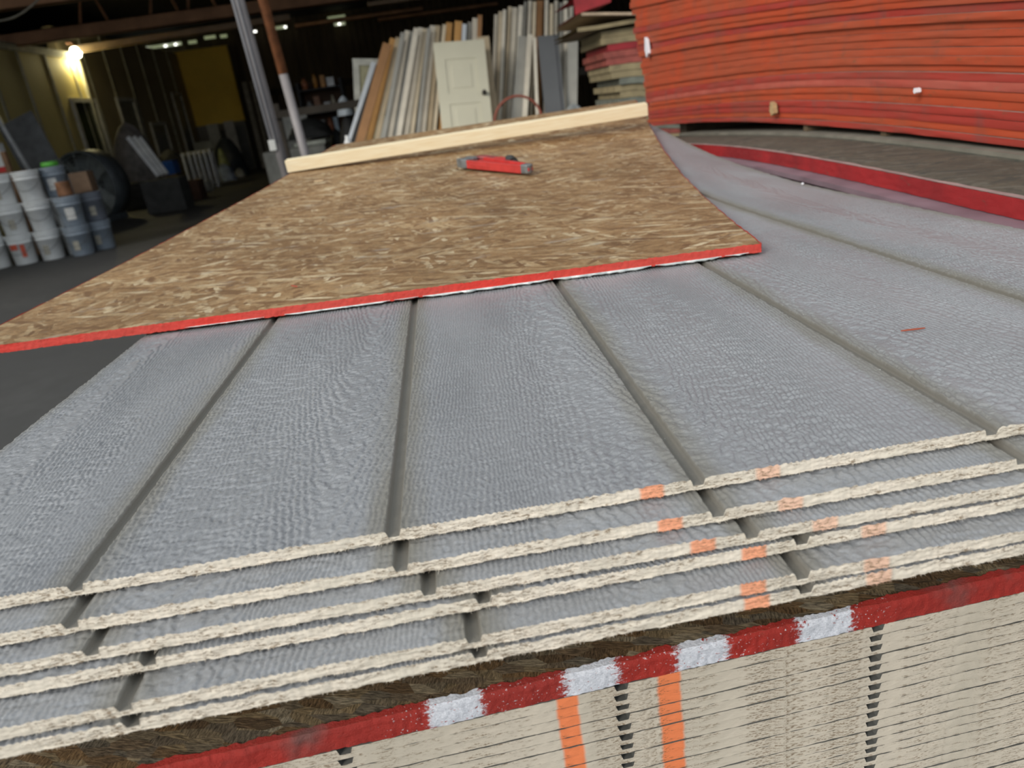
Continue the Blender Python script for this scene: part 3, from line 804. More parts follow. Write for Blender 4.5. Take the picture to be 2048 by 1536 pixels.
struct(MB().box((-7.97, CY - .02, FLOOR), (-7.88, CY + .08, WT)).build('trim_21', M_strip))
# rear part of the left wall, unlit, and yellow end wall
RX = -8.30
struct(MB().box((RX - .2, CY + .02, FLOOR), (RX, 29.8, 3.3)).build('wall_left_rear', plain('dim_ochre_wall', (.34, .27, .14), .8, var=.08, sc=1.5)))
for k, yv_ in enumerate((21.6, 23.0, 24.4, 25.8, 27.2, 28.6)):
    struct(MB().box((RX, yv_ - .04, FLOOR), (RX + .03, yv_ + .04, 3.3)).build('trim_%d' % (30 + k), M_strip))
a0 = ony(347, 110, 29.8); a1 = ony(452, 90, 29.8); a2 = ony(492, 235, 29.8)
M_lowwall = plain('grey_lower_wall', (.20, .19, .17), .8, sc=2)
struct(MB().box((RX - .1, 29.8, .75), (a1[0], 30.0, a1[2])).build('wall_office', M_yel2))
struct(MB().box((RX - .1, 29.8, FLOOR), (a1[0], 30.0, .75)).build('wall_office_lower', M_lowwall))
struct(MB().box((RX - .1, 29.74, .70), (a1[0], 29.8, .8)).build('trim_40', M_lowwall))
struct(MB().box((-12, 31, FLOOR), (10, 31.2, 4.2)).build('wall_back', M_darkwall.m))
struct(MB().box((-6.4, 30.85, 1.55), (10, 31, 1.75)).build('trim_41', M_roof))
struct(MB().box((9, 6.5, FLOOR), (9.2, 31, 4.2)).build('wall_right', M_darkwall.m))
struct(MB().box((-12.2, 5.5, FLOOR), (-12, 31, 4.2)).build('wall_side', M_darkwall.m))
struct(MB().box((-12, 6.5, 4.1), (10, 31.2, 4.25)).build('ceiling', M_roof))
M_purl = plain('rust_brown_steel', (.42, .22, .12), .75, var=.3, sc=2)
M_purl2 = plain('tan_primer_steel', (.55, .40, .27), .75, var=.2, sc=2)
def beam(p0, p1, h, d, mat, label, name='roof_beam'):
    a, b = Vector(p0), Vector(p1); dv = b - a; L_ = dv.length
    mb = MB(); mb.box((0, -d / 2, -h / 2), (L_, -d / 2 + .02, h / 2)); mb.box((0, -d / 2, h / 2 - .02), (L_, d / 2, h / 2)); mb.box((0, -d / 2, -h / 2), (L_, d / 2, -h / 2 + .02))
    o = mb.build(name, mat, None, tuple(a)); o.rotation_euler = (0, -math.atan2(dv.z, math.hypot(dv.x, dv.y)), math.atan2(dv.y, dv.x))
    tag(o, label, 'beam'); return o
ZB = 2.72
q = onz(0, 84, ZB)
beam((q[0] - 1.0, q[1], ZB), (8.8, q[1], ZB), .26, .14, M_purl, 'dark brown roof beam crossing above the wall lamp')
q = onz(380, 66, 2.75)
beam((-7.9, q[1] - .3, 2.70), (onz(582, 36, 2.75)[0], q[1] - .3, 2.76), .17, .1, M_purl2, 'tan roof beam running right from the wall lamp')
q = onz(20, 6, ZB); beam((q[0] - 2, q[1], ZB), (onz(110, -14, ZB)[0] + 10, q[1], ZB), .2, .12, M_purl, 'rust brown roof beam nearest, at the top left corner')
a = onz(735, 9, 2.9); beam((a[0], a[1], 2.9), (a[0] + 3.2, a[1], 2.9), .13, .1, M_purl2, 'short pale beam near the roof above the leaning doors')
a = onz(756, 40, 2.9); beam((a[0], a[1], 2.9), (a[0] + 3.6, a[1], 2.9), .12, .1, M_purl, 'short brown beam below the pale one above the leaning doors')
a = onz(590, 52, 2.9); beam((a[0], a[1], 2.9), (a[0] + 3.6, a[1], 2.9), .12, .1, M_purl, 'faint brown beam right of the rusty post near the roof')
# roof trusses: dark webs hanging under the roof
for k, (px, py) in enumerate([(190, 50), (330, 30), (405, 20)]):
    a = onz(px, py, 3.0)
    t = MB().tube([(a[0] - .35, a[1], 2.9), (a[0], a[1], 4.08), (a[0] + .35, a[1], 2.9)], .035, 6).build('truss_web', M_purl)
    tag(t, ['dark truss web above the lamp', 'dark truss web between lamp and posts', 'dark truss web close left of the tall posts'][k], 'truss')
# glimpses of sky through the translucent strip under the eaves
em = NT('daylight_through_gap', .5); em.b.inputs['Emission Color'].default_value = (.75, .85, .45, 1); em.b.inputs['Emission Strength'].default_value = .22
em2 = NT('bright_daylight_gap', .5); em2.b.inputs['Emission Color'].default_value = (1, 1, .9, 1); em2.b.inputs['Emission Strength'].default_value = 3
for k, (x0, y0, x1, y1, b) in enumerate([(250, 100, 290, 95, 0), (292, 94, 362, 84, 0), (376, 83, 392, 80, 0), (408, 74, 430, 71, 0), (440, 71, 453, 69, 0), (545, 55, 572, 51, 0), (668, 47, 690, 44, 0), (655, 35, 690, 32, 0),
                                         (268, 101, 272, 98, 1), (288, 98, 292, 95, 1), (328, 91, 332, 88, 1), (348, 88, 352, 85, 1), (507, 62, 512, 59, 1), (568, 53, 572, 50, 1), (676, 47, 680, 44, 1)]):
    A = ony(x0, y0, 30.7 - .1 * b); B = ony(x1, y1, 30.7 - .1 * b)
    hgt = .085 if not b else .05
    struct(MB().box((A[0], A[1], A[2] - hgt), (max(B[0], A[0] + .05), A[1] + .05, A[2] + hgt * .2)).build('window_%d' % (k + 1), em2.m if b else em.m))

# ------------------------------------------------------------------ wall lamp
lp = ony(181, 101, 19.9); lampz = lp[2]
lamp = empty('wall_lamp', (-7.80, 19.95, float(lampz)), 'glowing round bulb lamp at the top corner of the yellow wall', 'lamp')
eb = NT('glowing_bulb', .4); eb.b.inputs['Emission Color'].default_value = (1, .95, .62, 1); eb.b.inputs['Emission Strength'].default_value = 22
MB().lathe([(.001, -.13), (.09, -.10), (.135, 0), (.09, .10), (.04, .13), (.001, .14)], 20).build('bulb', eb.m, lamp, smooth=True)
MB().tube([(0, 0, .13), (-.02, 0, .22), (-.14, 0, .24)], [.05, .045, .04], 12).build('bracket', M_purl, lamp)
pl = bpy.data.lights.new('lamp_light', 'POINT'); pl.energy = 44; pl.color = (1, .86, .42); pl.shadow_soft_size = .14
plo = bpy.data.objects.new('lamp_light', pl); COL.objects.link(plo); plo.parent = lamp; plo.location = (-.02, -.06, -.20)

# loose cable at top left
a = onz(-30, 42, 2.4); b_ = onz(82, -6, 2.4); pts = [a + (b_ - a) * t + np.array([0, 0, -.10 * math.sin(math.pi * t)]) for t in np.linspace(0, 1, 12)]
pts = [np.array([pts[0][0], pts[0][1], 4.06])] + pts + [np.array([pts[-1][0], pts[-1][1], 4.06])]
tag(MB().tube([tuple(p) for p in pts], .014, 6).build('loose_cable', plain('pale_cable', (.45, .42, .36), .6)), 'pale loose cable sagging from the roof at the top left corner', 'cable')

# ------------------------------------------------------------------ posts
def post(top, bot, Y, r, name, label, kind):
    A = ony(*top, Y); B = ony(*bot, Y); d_ = (B - A); t0 = (4.1 - A[2]) / d_[2]; t1 = (FLOOR - A[2]) / d_[2]
    P0 = A + d_ * t0; P1 = A + d_ * t1
    root = empty(name, tuple(P1), label, 'post')
    v = P0 - P1
    return root, v, r
Mg = plain('galvanised_post', (.34, .34, .36), .5, .2, .15, 3); Mgd = plain('post_grey_primer', (.27, .25, .25), .6, .1, .2, 3)
root, v, r = post((478, 0), (572, 345), 7.0, .05, 'steel_post', 'grey galvanised steel post with an electrical fitting, left of the rusty post', 0)
MB().tube([(0, 0, 0), tuple(v)], .047, 16).build('post', Mgd, root, smooth=True)
off_ = np.array([-.045, -.035, 0])
MB().tube([tuple(off_ + v * .22), tuple(off_ + v)], .016, 10).tube([tuple(off_ + v * .215 + np.array([.04, -.02, 0])), tuple(off_ + v + np.array([.04, -.02, 0]))], .011, 8).build('conduit', Mg, root, smooth=True)
c_ = v * .212 + off_
MB().box(tuple(c_ + np.array([-.03, -.03, -.05])), tuple(c_ + np.array([.035, .02, .045]))).build('junction_box', plain('scuffed_white_box', (.5, .5, .47), .4, .2), root, bevel=.006)
MB().box((-.12, -.12, 0), (.12, .12, .012)).build('base_plate', Mgd, root)
root, v, r = post((526, 0), (606, 292), 7.6, .045, 'steel_post', 'rust-streaked steel post, grey in its lower half, right of the galvanised post', 0)
Mrust = plain('rusted_steel', (.26, .095, .035), .8, 0, .55, 6, .4)
MB().tube([(0, 0, 0), tuple(v * .335)], .044, 16).build('lower_post', Mgd, root, smooth=True)
MB().tube([tuple(v * .335), tuple(v)], .0455, 16).build('rusty_upper_post', Mrust, root, smooth=True)
MB().box((-.12, -.12, 0), (.12, .12, .012)).build('base_plate', Mgd, root)
for k, (px, w) in enumerate([(497, .16), (512, .10)]):
    A = ony(px, 200, 28.5); tag(MB().box((A[0] - w / 2, 28.45, FLOOR), (A[0] + w / 2, 28.6, 2.0)).build('upright_plank', plain('grey_plank', (.24, .22, .19), .8)), ['wider grey upright plank against the dark back wall left of the posts', 'narrow grey upright plank against the dark back wall close to the posts'][k], 'plank')

# ------------------------------------------------------------------ paint buckets
M_bw = plain('white_plastic', (.80, .82, .82), .5, 0, .12, 8); M_bg = plain('blue_grey_plastic', (.27, .32, .38), .5, 0, .15, 8); M_bd = plain('dark_grey_plastic', (.17, .19, .23), .5, 0, .15, 8)
M_lab = plain('white_label', (.66, .66, .64), .6); M_redl = plain('red_label', (.60, .10, .05), .6); M_black = plain('near_black', (.015, .015, .015), .7); M_tag = plain('smudged_label', (.38, .36, .30), .7)
PROF = [(.128, 0), (.133, .006), (.146, .27), (.154, .272), (.154, .285), (.148, .287), (.150, .318), (.158, .320), (.158, .333), (.151, .336), (.153, .36), (.001, .361)]
def bucket_proto(name, mat, lidm):
    me = MB().lathe([(.001, .0)] + PROF[:-1], 26).mesh(name, True); me.materials.append(mat)
    ld = MB().lathe([(.001, .352), (.160, .352), (.162, .358), (.162, .375), (.150, .380), (.146, .374), (.001, .372)], 26).mesh('lid', True); ld.materials.append(lidm)
    hd = MB().tube([(.156 * math.cos(a), .156 * math.sin(a) * 1.0, .325 - .19 * abs(math.sin(a)) ** .7 if True else 0) for a in np.linspace(math.pi, 2 * math.pi, 15)], .003, 6).mesh('wire_handle'); hd.materials.append(M_wgrey)
    return me, ld, hd
BP = {'w': bucket_proto('bucket_shell', M_bw, M_bw), 'g': bucket_proto('bucket_shell', M_bg, M_bg), 'd': bucket_proto('bucket_shell', M_bd, M_bd)}
def curved_label(r, a0, a1, z0, z1, mat, name='label'):
    mb = MB(); n = 8; k = len(mb.v)
    for i in range(n + 1):
        a = a0 + (a1 - a0) * i / n
        for rr, zz in ((r, z0), (r, z1), (r - .002, z1), (r - .002, z0)): mb.v.append((rr * math.cos(a), rr * math.sin(a), zz))
    for i in range(n):
        for j in range(4): mb.f.append([k + i * 4 + j, k + (i + 1) * 4 + j, k + (i + 1) * 4 + (j + 1) % 4, k + i * 4 + (j + 1) % 4])
    mb.f.append([k, k + 1, k + 2, k + 3]); mb.f.append([k + n * 4 + j for j in (3, 2, 1, 0)])
    me = mb.mesh(name); me.materials.append(mat); return me
LBL = curved_label(.149, -1.9, -1.15, .09, .24, M_lab); LBR = curved_label(.150, -2.15, -1.45, .20, .27, M_redl, 'red_label'); LBR2 = curved_label(.150, -1.25, -.9, .10, .26, M_redl, 'red_label'); LBT = curved_label(.148, -1.8, -1.3, .08, .2, M_tag)
def bucket(kind, x, y, z, label, extra=(), rz=0., group='paint buckets stacked by the left wall'):
    r_ = empty('paint_bucket', (x, y, z), label, 'bucket', group, rz)
    for nm, me in zip(('shell', 'lid', 'wire_handle'), BP[kind]): new_obj(nm, me, r_)
    for me in extra: new_obj(me.name.split('.')[0], me, r_)
    return r_
BH = .382
base = [(-8, 539, 'w'), (40, 531, 'w'), (98, 521, 'w'), (129, 514, 'w'), (159, 511, 'g'), (197, 501, 'g')]
bpos = []
for (px, py, k_) in base:
    p = onz(px, py, FLOOR); bpos.append([p[0], p[1] + .12])
for i in range(1, 6):   # keep clear of one another
    for j in range(i):
        dx, dy = bpos[i][0] - bpos[j][0], bpos[i][1] - bpos[j][1]; dd = math.hypot(dx, dy)
        if dd < .33: bpos[i][0] += dx / dd * (.33 - dd); bpos[i][1] += dy / dd * (.33 - dd)
lbs = [('pale bucket cut by the left frame edge, bottom of its pile', ()), ('white bucket with red labels on the floor, second from the left edge', (LBR, LBR2)), ('plain white bucket on the floor beside the red-labelled bucket', (LBT,)),
       ('narrow-looking white bucket with a red mark on the floor beside the blue-grey ones', (curved_label(.150, -1.4, -.9, .2, .27, M_redl, 'red_label'),)), ('blue-grey bucket on the floor, front of the pile', (LBT,)), ('blue-grey bucket on the floor at the right end of the pile', (LBT,))]
for (x_, y_), (px, py, k_), (lb, ex) in zip(bpos, base, lbs): bucket(k_, x_, y_, FLOOR, lb, ex)
mid = [(0, 'w', 'white bucket in the middle row, cut by the left frame edge', ()), (1, 'w', 'white bucket stacked on the red-labelled one', (LBT,)), (2, 'w', 'white bucket stacked in the middle row, third from the left edge', ()),
       (3, 'w', 'white ribbed bucket in the middle row next to the blue-grey ones', ()), (4, 'g', 'blue-grey bucket with a white label, on top of a blue-grey bucket', (LBL,)), (5, 'd', 'dark grey bucket on top of the rightmost bucket', (LBT,))]
for (j, k_, lb, ex) in mid: bucket(k_, bpos[j][0] + .01, bpos[j][1], FLOOR + BH, lb, ex, .3)
for (j, k_, lb, ex) in [(0, 'w', 'white bucket in the top row at the left frame edge', ()), (1, 'w', 'white bucket in the top row beside the shelf', (LBT,)), (2, 'w', 'white bucket in the top row left of the grey labelled one', ()), (3, 'g', 'grey bucket with big white label topping the pile, green lid on it', (LBL,))]:
    bucket(k_, bpos[j][0] - .01, bpos[j][1] + .02, FLOOR + 2 * BH, lb, ex, .1)
gx, gy = bpos[3][0] - .01, bpos[3][1] + .02
tag(MB().lathe([(.001, 0), (.10, 0), (.105, .01), (.105, .05), (.09, .06), (.001, .06)], 20).build('green_tray', plain('bright_green_plastic', (.10, .42, .05), .5), None, (gx, gy, FLOOR + 3 * BH + .004), smooth=True), 'bright green shallow tray lying on the topmost grey bucket', 'tray')
# brown round can and box on the dark bucket
x_, y_ = bpos[4]; zt_ = FLOOR + 2 * BH + .004
tag(MB().lathe([(.001, 0), (.09, 0), (.09, .02), (.088, .17), (.09, .18), (.001, .18)], 20).build('paint_can', plain('rusty_brown_can', (.25, .12, .06), .6, .2, .4, 12), None, (x_ + .02, y_ + .0, zt_), smooth=True), 'rusty brown paint can on the blue-grey labelled bucket', 'can')
tag(MB().box((-.12, -.1, 0), (.12, .1, .26)).build('cardboard_box', plain('dark_cardboard', (.16, .10, .06), .8), None, (bpos[5][0] - .02, bpos[5][1] + .04, FLOOR + 2 * BH + .004), bevel=.004), 'dark brown box standing on the dark grey bucket', 'box')

# shelf with white and red boxes at left
sh = empty('shelf_unit', (-5.85, 10.9, FLOOR), 'wooden shelf unit behind the white buckets at the left edge', 'shelf')
Mwd = plain('old_shelf_wood', (.28, .16, .09), .8)
xsf = ony(32, 375, 10.9)[0]
for k, xx in enumerate((xsf, xsf - 1.6)):
    MB().box((xx + 5.85 - .03, -.03, 0), (xx + 5.85 + .03, .03, 1.42)).build('upright', Mwd, sh)
for zz in (.55, ony(20, 343, 10.9)[2] - FLOOR - .02): MB().box((xsf + 5.85 - 1.6, -.05, zz - .02), (xsf + 5.85, .45, zz + .02)).build('shelf_board', Mwd, sh)
zsh = ony(20, 343, 10.9)[2]
for k, dx in enumerate((.05, .21, .37)):
    o = empty('boxed_tube', (xsf - dx - .07, 11.0, zsh), ['white carton with red foot, rightmost on the shelf', 'white carton with red foot, second from the shelf post', 'white carton with red foot at the left frame edge of the shelf'][k], 'carton', 'white and red cartons on the shelf')
    MB().box((-.07, -.07, .075), (.07, .07, .38)).build('carton', M_bw, o, bevel=.003); MB().box((-.071, -.071, .002), (.071, .071, .075)).build('red_base', plain('red_card', (.6, .04, .04), .6), o)
# leaning grey sheets and pole
def lean(name, top, low, Yt, Yl, w, th, mat, label, cat, group=None, zmin=None, wdir=None, children=None):
    """a board leaning: its centre line runs through two sight points; it reaches down to the floor"""
    A = ony(*top, Yt); B = ony(*low, Yl); d_ = B - A; t1 = ((FLOOR if zmin is None else zmin) + .004 - A[2]) / d_[2]
    Bf = A + d_ * t1; ax = Vector(A - Bf); L_ = ax.length; ax.normalize()
    wd_ = Vector((1, 0, 0)) if wdir is None else Vector(wdir); wd_ = (wd_ - ax * wd_.dot(ax)).normalized(); nn = ax.cross(wd_) * -1
    R = Matrix((wd_, nn, ax)).transposed()
    root = None
    mb = MB(); mb.box((-w / 2, -th / 2, 0), (w / 2, th / 2, L_)); o = mb.build(name, mat, None, tuple(Bf + np.array([0, 0, .012 * 0])))
    o.matrix_world = Matrix.Translation(Vector(Bf)) @ R.to_4x4()
    tag(o, label, cat, group); return o, L_
M_gp = plain('dull_grey_sheet', (.13, .135, .14), .6)
lean('metal_sheet', (30, 238), (92, 350), 12.6, 12.0, .55, .02, M_gp, 'wide dull grey sheet leaning by the yellow wall at the left edge', 'sheet')
lean('aluminium_pole', (-6, 232), (64, 350), 12.2, 11.6, .05, .05, plain('bare_aluminium', (.6, .62, .64), .4, .3), 'thin shiny pole leaning in front of the grey sheet at the left', 'pole')
tag(MB().box((-.22, -.2, 0), (.22, .2, .75)).build('dark_bin', M_black, None, (ony(60, 300, 12.9)[0], 12.9, FLOOR)), 'dark bin between the leaning sheet and the yellow wall', 'bin')

# ------------------------------------------------------------------ big drum fan
fc = onz(198, 446, FLOOR); FR_ = .66
zc = FLOOR + FR_ + .02
fan = empty('drum_fan', (fc[0], fc[1] + .25, FLOOR), 'large dark round drum fan standing on the floor right of the buckets', 'fan', rz=-.30)
M_fan = plain('dark_fan_steel', (.09, .105, .115), .5, .2, .3, 6); M_fang = plain('fan_guard_grey', (.38, .42, .43), .5, .2)
ring = MB(); n = 40
for (ra, y0_, y1_) in ((FR_, -.22, .22),):
    k = 0
    for i in range(n):
        a = 2 * math.pi * i / n
        for rr, yy_ in ((ra, y0_), (ra, y1_), (ra - .03, y1_), (ra - .03, y0_)): ring.v.append((rr * math.cos(a), yy_, rr * math.sin(a) + zc - FLOOR))
    for i in range(n):
        j = (i + 1) % n
        for q in range(4): ring.f.append([i * 4 + q, j * 4 + q, j * 4 + (q + 1) % 4, i * 4 + (q + 1) % 4])
ring.build('drum', M_fan, fan, smooth=True)
g = MB()
for rr in np.linspace(.12, FR_ - .02, 9): g.tube([(rr * math.cos(a), -.225, rr * math.sin(a) + zc - FLOOR) for a in np.linspace(0, 2 * math.pi, 33)], .005, 5, False)
for i in range(12):
    a = 2 * math.pi * i / 12; g.tube([(.1 * math.cos(a), -.232, .1 * math.sin(a) + zc - FLOOR), ((FR_ - .01) * math.cos(a), -.232, (FR_ - .01) * math.sin(a) + zc - FLOOR)], .006, 5)
g.build('guard', M_fang, fan)
MB().tube([(0, .20, zc - FLOOR), (0, .212, zc - FLOOR)], FR_ - .035, 36).build('rear_shroud', plain('fan_shroud_grey', (.28, .31, .32), .5, .1), fan)
for i in range(4):
    a = math.pi / 4 + i * math.pi / 2; bl = MB(); ca, sa = math.cos(a), math.sin(a)
    P_ = [(.08, -.05), (.60, -.13), (.62, .10), (.08, .06)]
    k = 0
    for yy_ in (0, .012):
        for (r_, t_) in P_: bl.v.append((r_ * ca - t_ * sa, yy_ + t_ * .45, r_ * sa + t_ * ca + zc - FLOOR))
    bl.f = [[3, 2, 1, 0], [4, 5, 6, 7]] + [[i_, (i_ + 1) % 4, 4 + (i_ + 1) % 4, 4 + i_] for i_ in range(4)]
    bl.build('blade', plain('fan_blade_metal', (.40, .44, .45), .45, .3), fan)
MB().tube([(0, -.16, zc - FLOOR), (0, .18, zc - FLOOR)], .11, 18).build('motor', M_fan, fan, smooth=True)
for sx_ in (-1, 1): MB().box((sx_ * .30 - .03, -.3, 0), (sx_ * .30 + .03, .3, .12)).build('foot', M_fan, fan)

# covered heap behind the fan
def lumpy(name, c, r, h, mat, label, cat, seed, taper=.6):
    n1_, n2_ = 28, 16; th_ = np.linspace(0, 2 * math.pi, n1_ + 1); tt = np.linspace(0, 1, n2_)
    A_, T_ = np.meshgrid(th_, tt)
    rad = (1 - taper * T_ ** 1.5) * (1 + .28 * (vn(np.cos(A_) * 2 + 5, np.sin(A_) * 2 + T_ * 3 + seed, seed) - .5) + .12 * (vn(np.cos(A_) * 7 + 9, np.sin(A_) * 7 + T_ * 9, seed + 1) - .5)) * np.sqrt(np.clip(1 - T_ ** 6, 0, 1))
    V, F = grid(r[0] * rad * np.cos(A_), r[1] * rad * np.sin(A_), h * T_)
    o = new_obj(name, mesh_np(name, V, F), None, tuple(c), mat); tag(o, label, cat); return o
hp = ony(222, 300, 16.2)
lumpy('tarp_covered_heap', (hp[0] - .35, 18.3, FLOOR), (.62, .5), 1.85, plain('grey_tarpaulin', (.20, .18, .165), .6, var=.4, sc=5, bump=.5), 'tall heap under a wrinkled grey-brown tarpaulin behind the drum fan', 'heap', 3)
# leaning white window frames
for k, (t_, l_, Y) in enumerate([((256, 275), (318, 352), 15.6), ((268, 274), (326, 350), 15.75), ((279, 275), (334, 348), 15.9)]):
    lean('window_frame', t_, l_, Y, Y - .25, .08, .05, plain('white_vinyl', (.9, .92, .95), .4), ['leftmost of three bright white frame pieces leaning right of the heap', 'middle of three bright white frame pieces leaning right of the heap', 'rightmost of three bright white frame pieces leaning right of the heap'][k], 'frame', zmin=float(ony(l_[0], l_[1], Y - .25)[2]))
q2 = ony(326, 356, 15.4)
tag(MB().box((q2[0] - .4, 15.2, FLOOR), (q2[0] + .35, 15.75, q2[2] - .02)).build('low_stand', plain('dusty_grey_block', (.07, .07, .068), .85)), 'low dark stand carrying the white frame pieces', 'stand')
# low brown crates on the floor
p = onz(345, 407, FLOOR); q_ = onz(300, 414, FLOOR)
tag(MB().box((0, 0, 0), (1.15, .5, .42)).build('brown_crate', plain('dusty_brown_carton', (.11, .055, .035), .85, var=.4, sc=4), None, (q_[0], q_[1], FLOOR), bevel=.01), 'long low brown carton on the floor right of the drum fan', 'crate')
tag(MB().box((0, 0, 0), (.55, .5, .55)).build('grey_crate', plain('dusty_grey_block', (.07, .07, .068), .85, var=.3, sc=4), None, (q_[0] - .62, q_[1] - .1, FLOOR), bevel=.02), 'dark grey block on the floor between drum fan and brown carton', 'crate')
# blue bin with junk
pb = onz(338, 386, FLOOR)
Y = 20.5; a = ony(319, 345, Y); b_ = ony(352, 350, Y)
bl = empty('blue_bin', ((a[0] + b_[0]) / 2, Y, FLOOR), 'bright blue plastic bin by the yellow walls', 'bin')
w_ = (b_[0] - a[0]); zt_ = ony(336, 322, Y)[2] - FLOOR; zb_ = ony(336, 350, Y)[2] - FLOOR
MB().box((-w_ / 2, 0, zb_), (w_ / 2, .5, zt_)).build('bin_body', plain('blue_plastic', (.015, .10, .50), .5), bl, bevel=.01)
MB().box((-w_ / 2 - .02, -.02, 0), (w_ / 2 + .02, .52, zb_)).build('pallet_base', M_timber, bl)
lumpy('dark_rag_pile', ((a[0] + b_[0]) / 2 + .1, Y + .25, FLOOR + zt_), (.3, .22), .28, M_black, 'dark rags heaped on the blue bin', 'rags', 5)
lumpy('orange_bag', ((a[0] + b_[0]) / 2 - .30, Y + .12, FLOOR + zt_ + .001), (.07, .07), .14, plain('dull_orange', (.35, .10, .03), .7), 'small dull orange bag on the left of the blue bin', 'bag', 2)
# row of upright windows
for k, px in enumerate((362, 375, 386, 396, 407, 418)):
    Yw = 20.6 + .12 * k
    A = ony(px, 303, Yw); 
    wf = empty('window_sash', (A[0], Yw, FLOOR), ['upright window sash beside the blue bin, nearest of the row', 'second upright window sash right of the blue bin', 'third upright window sash right of the blue bin', 'fourth upright window sash right of the blue bin', 'fifth upright window sash right of the blue bin', 'farthest upright window sash of the row right of the blue bin'][k], 'window sash', 'window sashes in a row by the blue bin', rz=.18)
    mw = plain('white_sash', (.88, .88, .80), .5); H_ = .98
    MB().box((-.03, 0, 0), (.03, .06, H_)).box((-.03, .7, 0), (.03, .76, H_)).box((-.03, .06, 0), (.03, .7, .06)).box((-.03, .06, H_ - .06), (.03, .7, H_)).build('sash_frame', mw, wf)
    MB().box((-.006, .06, .06), (.006, .7, H_ - .06)).build('glass_pane', plain('dim_glass', (.10, .11, .11), .15), wf)
A = ony(398, 352, 19.6)
tag(MB().tube([(A[0] - .25, 19.6, FLOOR + .14), (A[0] + .25, 19.5, FLOOR + .14)], .14, 16).build('rolled_sheet', plain('off_white_roll', (.42, .42, .38), .7), smooth=True), 'pale roll lying on the floor before the window sashes', 'roll')
# whitish boards and bags against the grey lower wall
for k, (x0, y0, x1, y1, Y, c_, lb) in enumerate([(412, 250, 446, 292, 28.6, (.38, .37, .33), 'pale board standing under the amber wall, left one'), (446, 244, 478, 290, 28.8, (.44, .42, .40), 'pale board standing under the amber wall, right one'), (385, 286, 428, 300, 27.5, (.30, .30, .26), 'grey table top in front of the amber wall')]):
    A = ony(x0, y0, Y); B = ony(x1, y1, Y)
    tag(MB().box((A[0], Y, FLOOR), (B[0], Y + .06, A[2])).build('pale_board' if k < 2 else 'work_table', plain('pale_%d' % k, c_, .7, var=.3, sc=2)), lb, 'board' if k < 2 else 'table')
for k, (px, py, r_, h_, Y, c_, lb) in enumerate([(455, 300, .55, 1.25, 25.5, (.035, .04, .045), 'dark heaped bundle under the pale boards'), (447, 335, .32, .5, 23.6, (.25, .30, .42), 'bluish-white bag at the foot of the dark bundle'), (428, 345, .16, .45, 22.6, (.55, .48, .36), 'small cream jug-like container at the end of the sash row'), (477, 337, .18, .28, 24.6, (.3, .3, .3), 'light grey lump on the floor right of the bluish bag'), (440, 300, .2, .95, 24.4, (.30, .32, .14), 'yellow-green bundle in front of the dark heap')]):
    A = ony(px, py, Y); lumpy(['dark_bundle', 'plastic_bag', 'cream_container', 'grey_lump', 'green_bundle'][k], (A[0], Y, FLOOR), (r_, r_), h_, plain('heap_%d' % k, c_, .6, var=.4, sc=6), lb, ['bundle', 'bag', 'container', 'lump', 'bundle'][k], k)
# windows and posts of the yellow walls
def wallrect(name, x0y0, x1y1, X, th, mat, label=None):
    A = onx(*x0y0, X); B = onx(*x1y1, X); return A, B
def left_window(nm, pyA, pyB, X, z0, z1, framem, glassm, dirn=1):
    """framed glazed opening on a wall of constant x"""
    y0_, y1_ = pyA, pyB
    f = MB(); t_ = .10
    f.box((X, y0_, z0), (X + .06, y0_ + t_, z1)).box((X, y1_ - t_, z0), (X + .06, y1_, z1)).box((X, y0_ + t_, z1 - t_), (X + .06, y1_ - t_, z1)).box((X, y0_ + t_, z0), (X + .06, y1_ - t_, z0 + t_))
    o = struct(f.build(nm, framem)); o2 = MB().box((X + .005, y0_ + t_, z0 + t_), (X + .02, y1_ - t_, z1 - t_)).build('pane', glassm, o)
M_fr = plain('white_trim_paint', (.48, .47, .43), .6); M_gl = plain('dark_green_glass', (.035, .045, .02), .2)
A = onx(137, 196, -7.95); B = onx(186, 192, -7.95)
left_window('door_1', A[1], B[1], -7.95, FLOOR, A[2], M_fr, M_gl)
for k, (pa, pb, top) in enumerate([((228, 195), (262, 192), 0), ((297, 245), (326, 240), 0), ((340, 185), (358, 183), 0)]):
    A = onx(*pa, RX); B = onx(*pb, RX)
    left_window('door_%d' % (k + 2), A[1], B[1], RX + .01, FLOOR, A[2], M_fr, plain('grey_pane_%d' % k, (.16, .17, .15), .3))
tag(MB().lathe([(.001, -.1), (.08, -.08), (.1, 0), (.08, .08), (.001, .1)], 14).build('wall_speaker', plain('beige_plastic', (.35, .28, .2), .6), None, (ony(338, 123, 29.3)[0], 29.7, ony(338, 123, 29.3)[2]), smooth=True), 'small round beige fitting on the dark wall left of the amber wall', 'fitting')

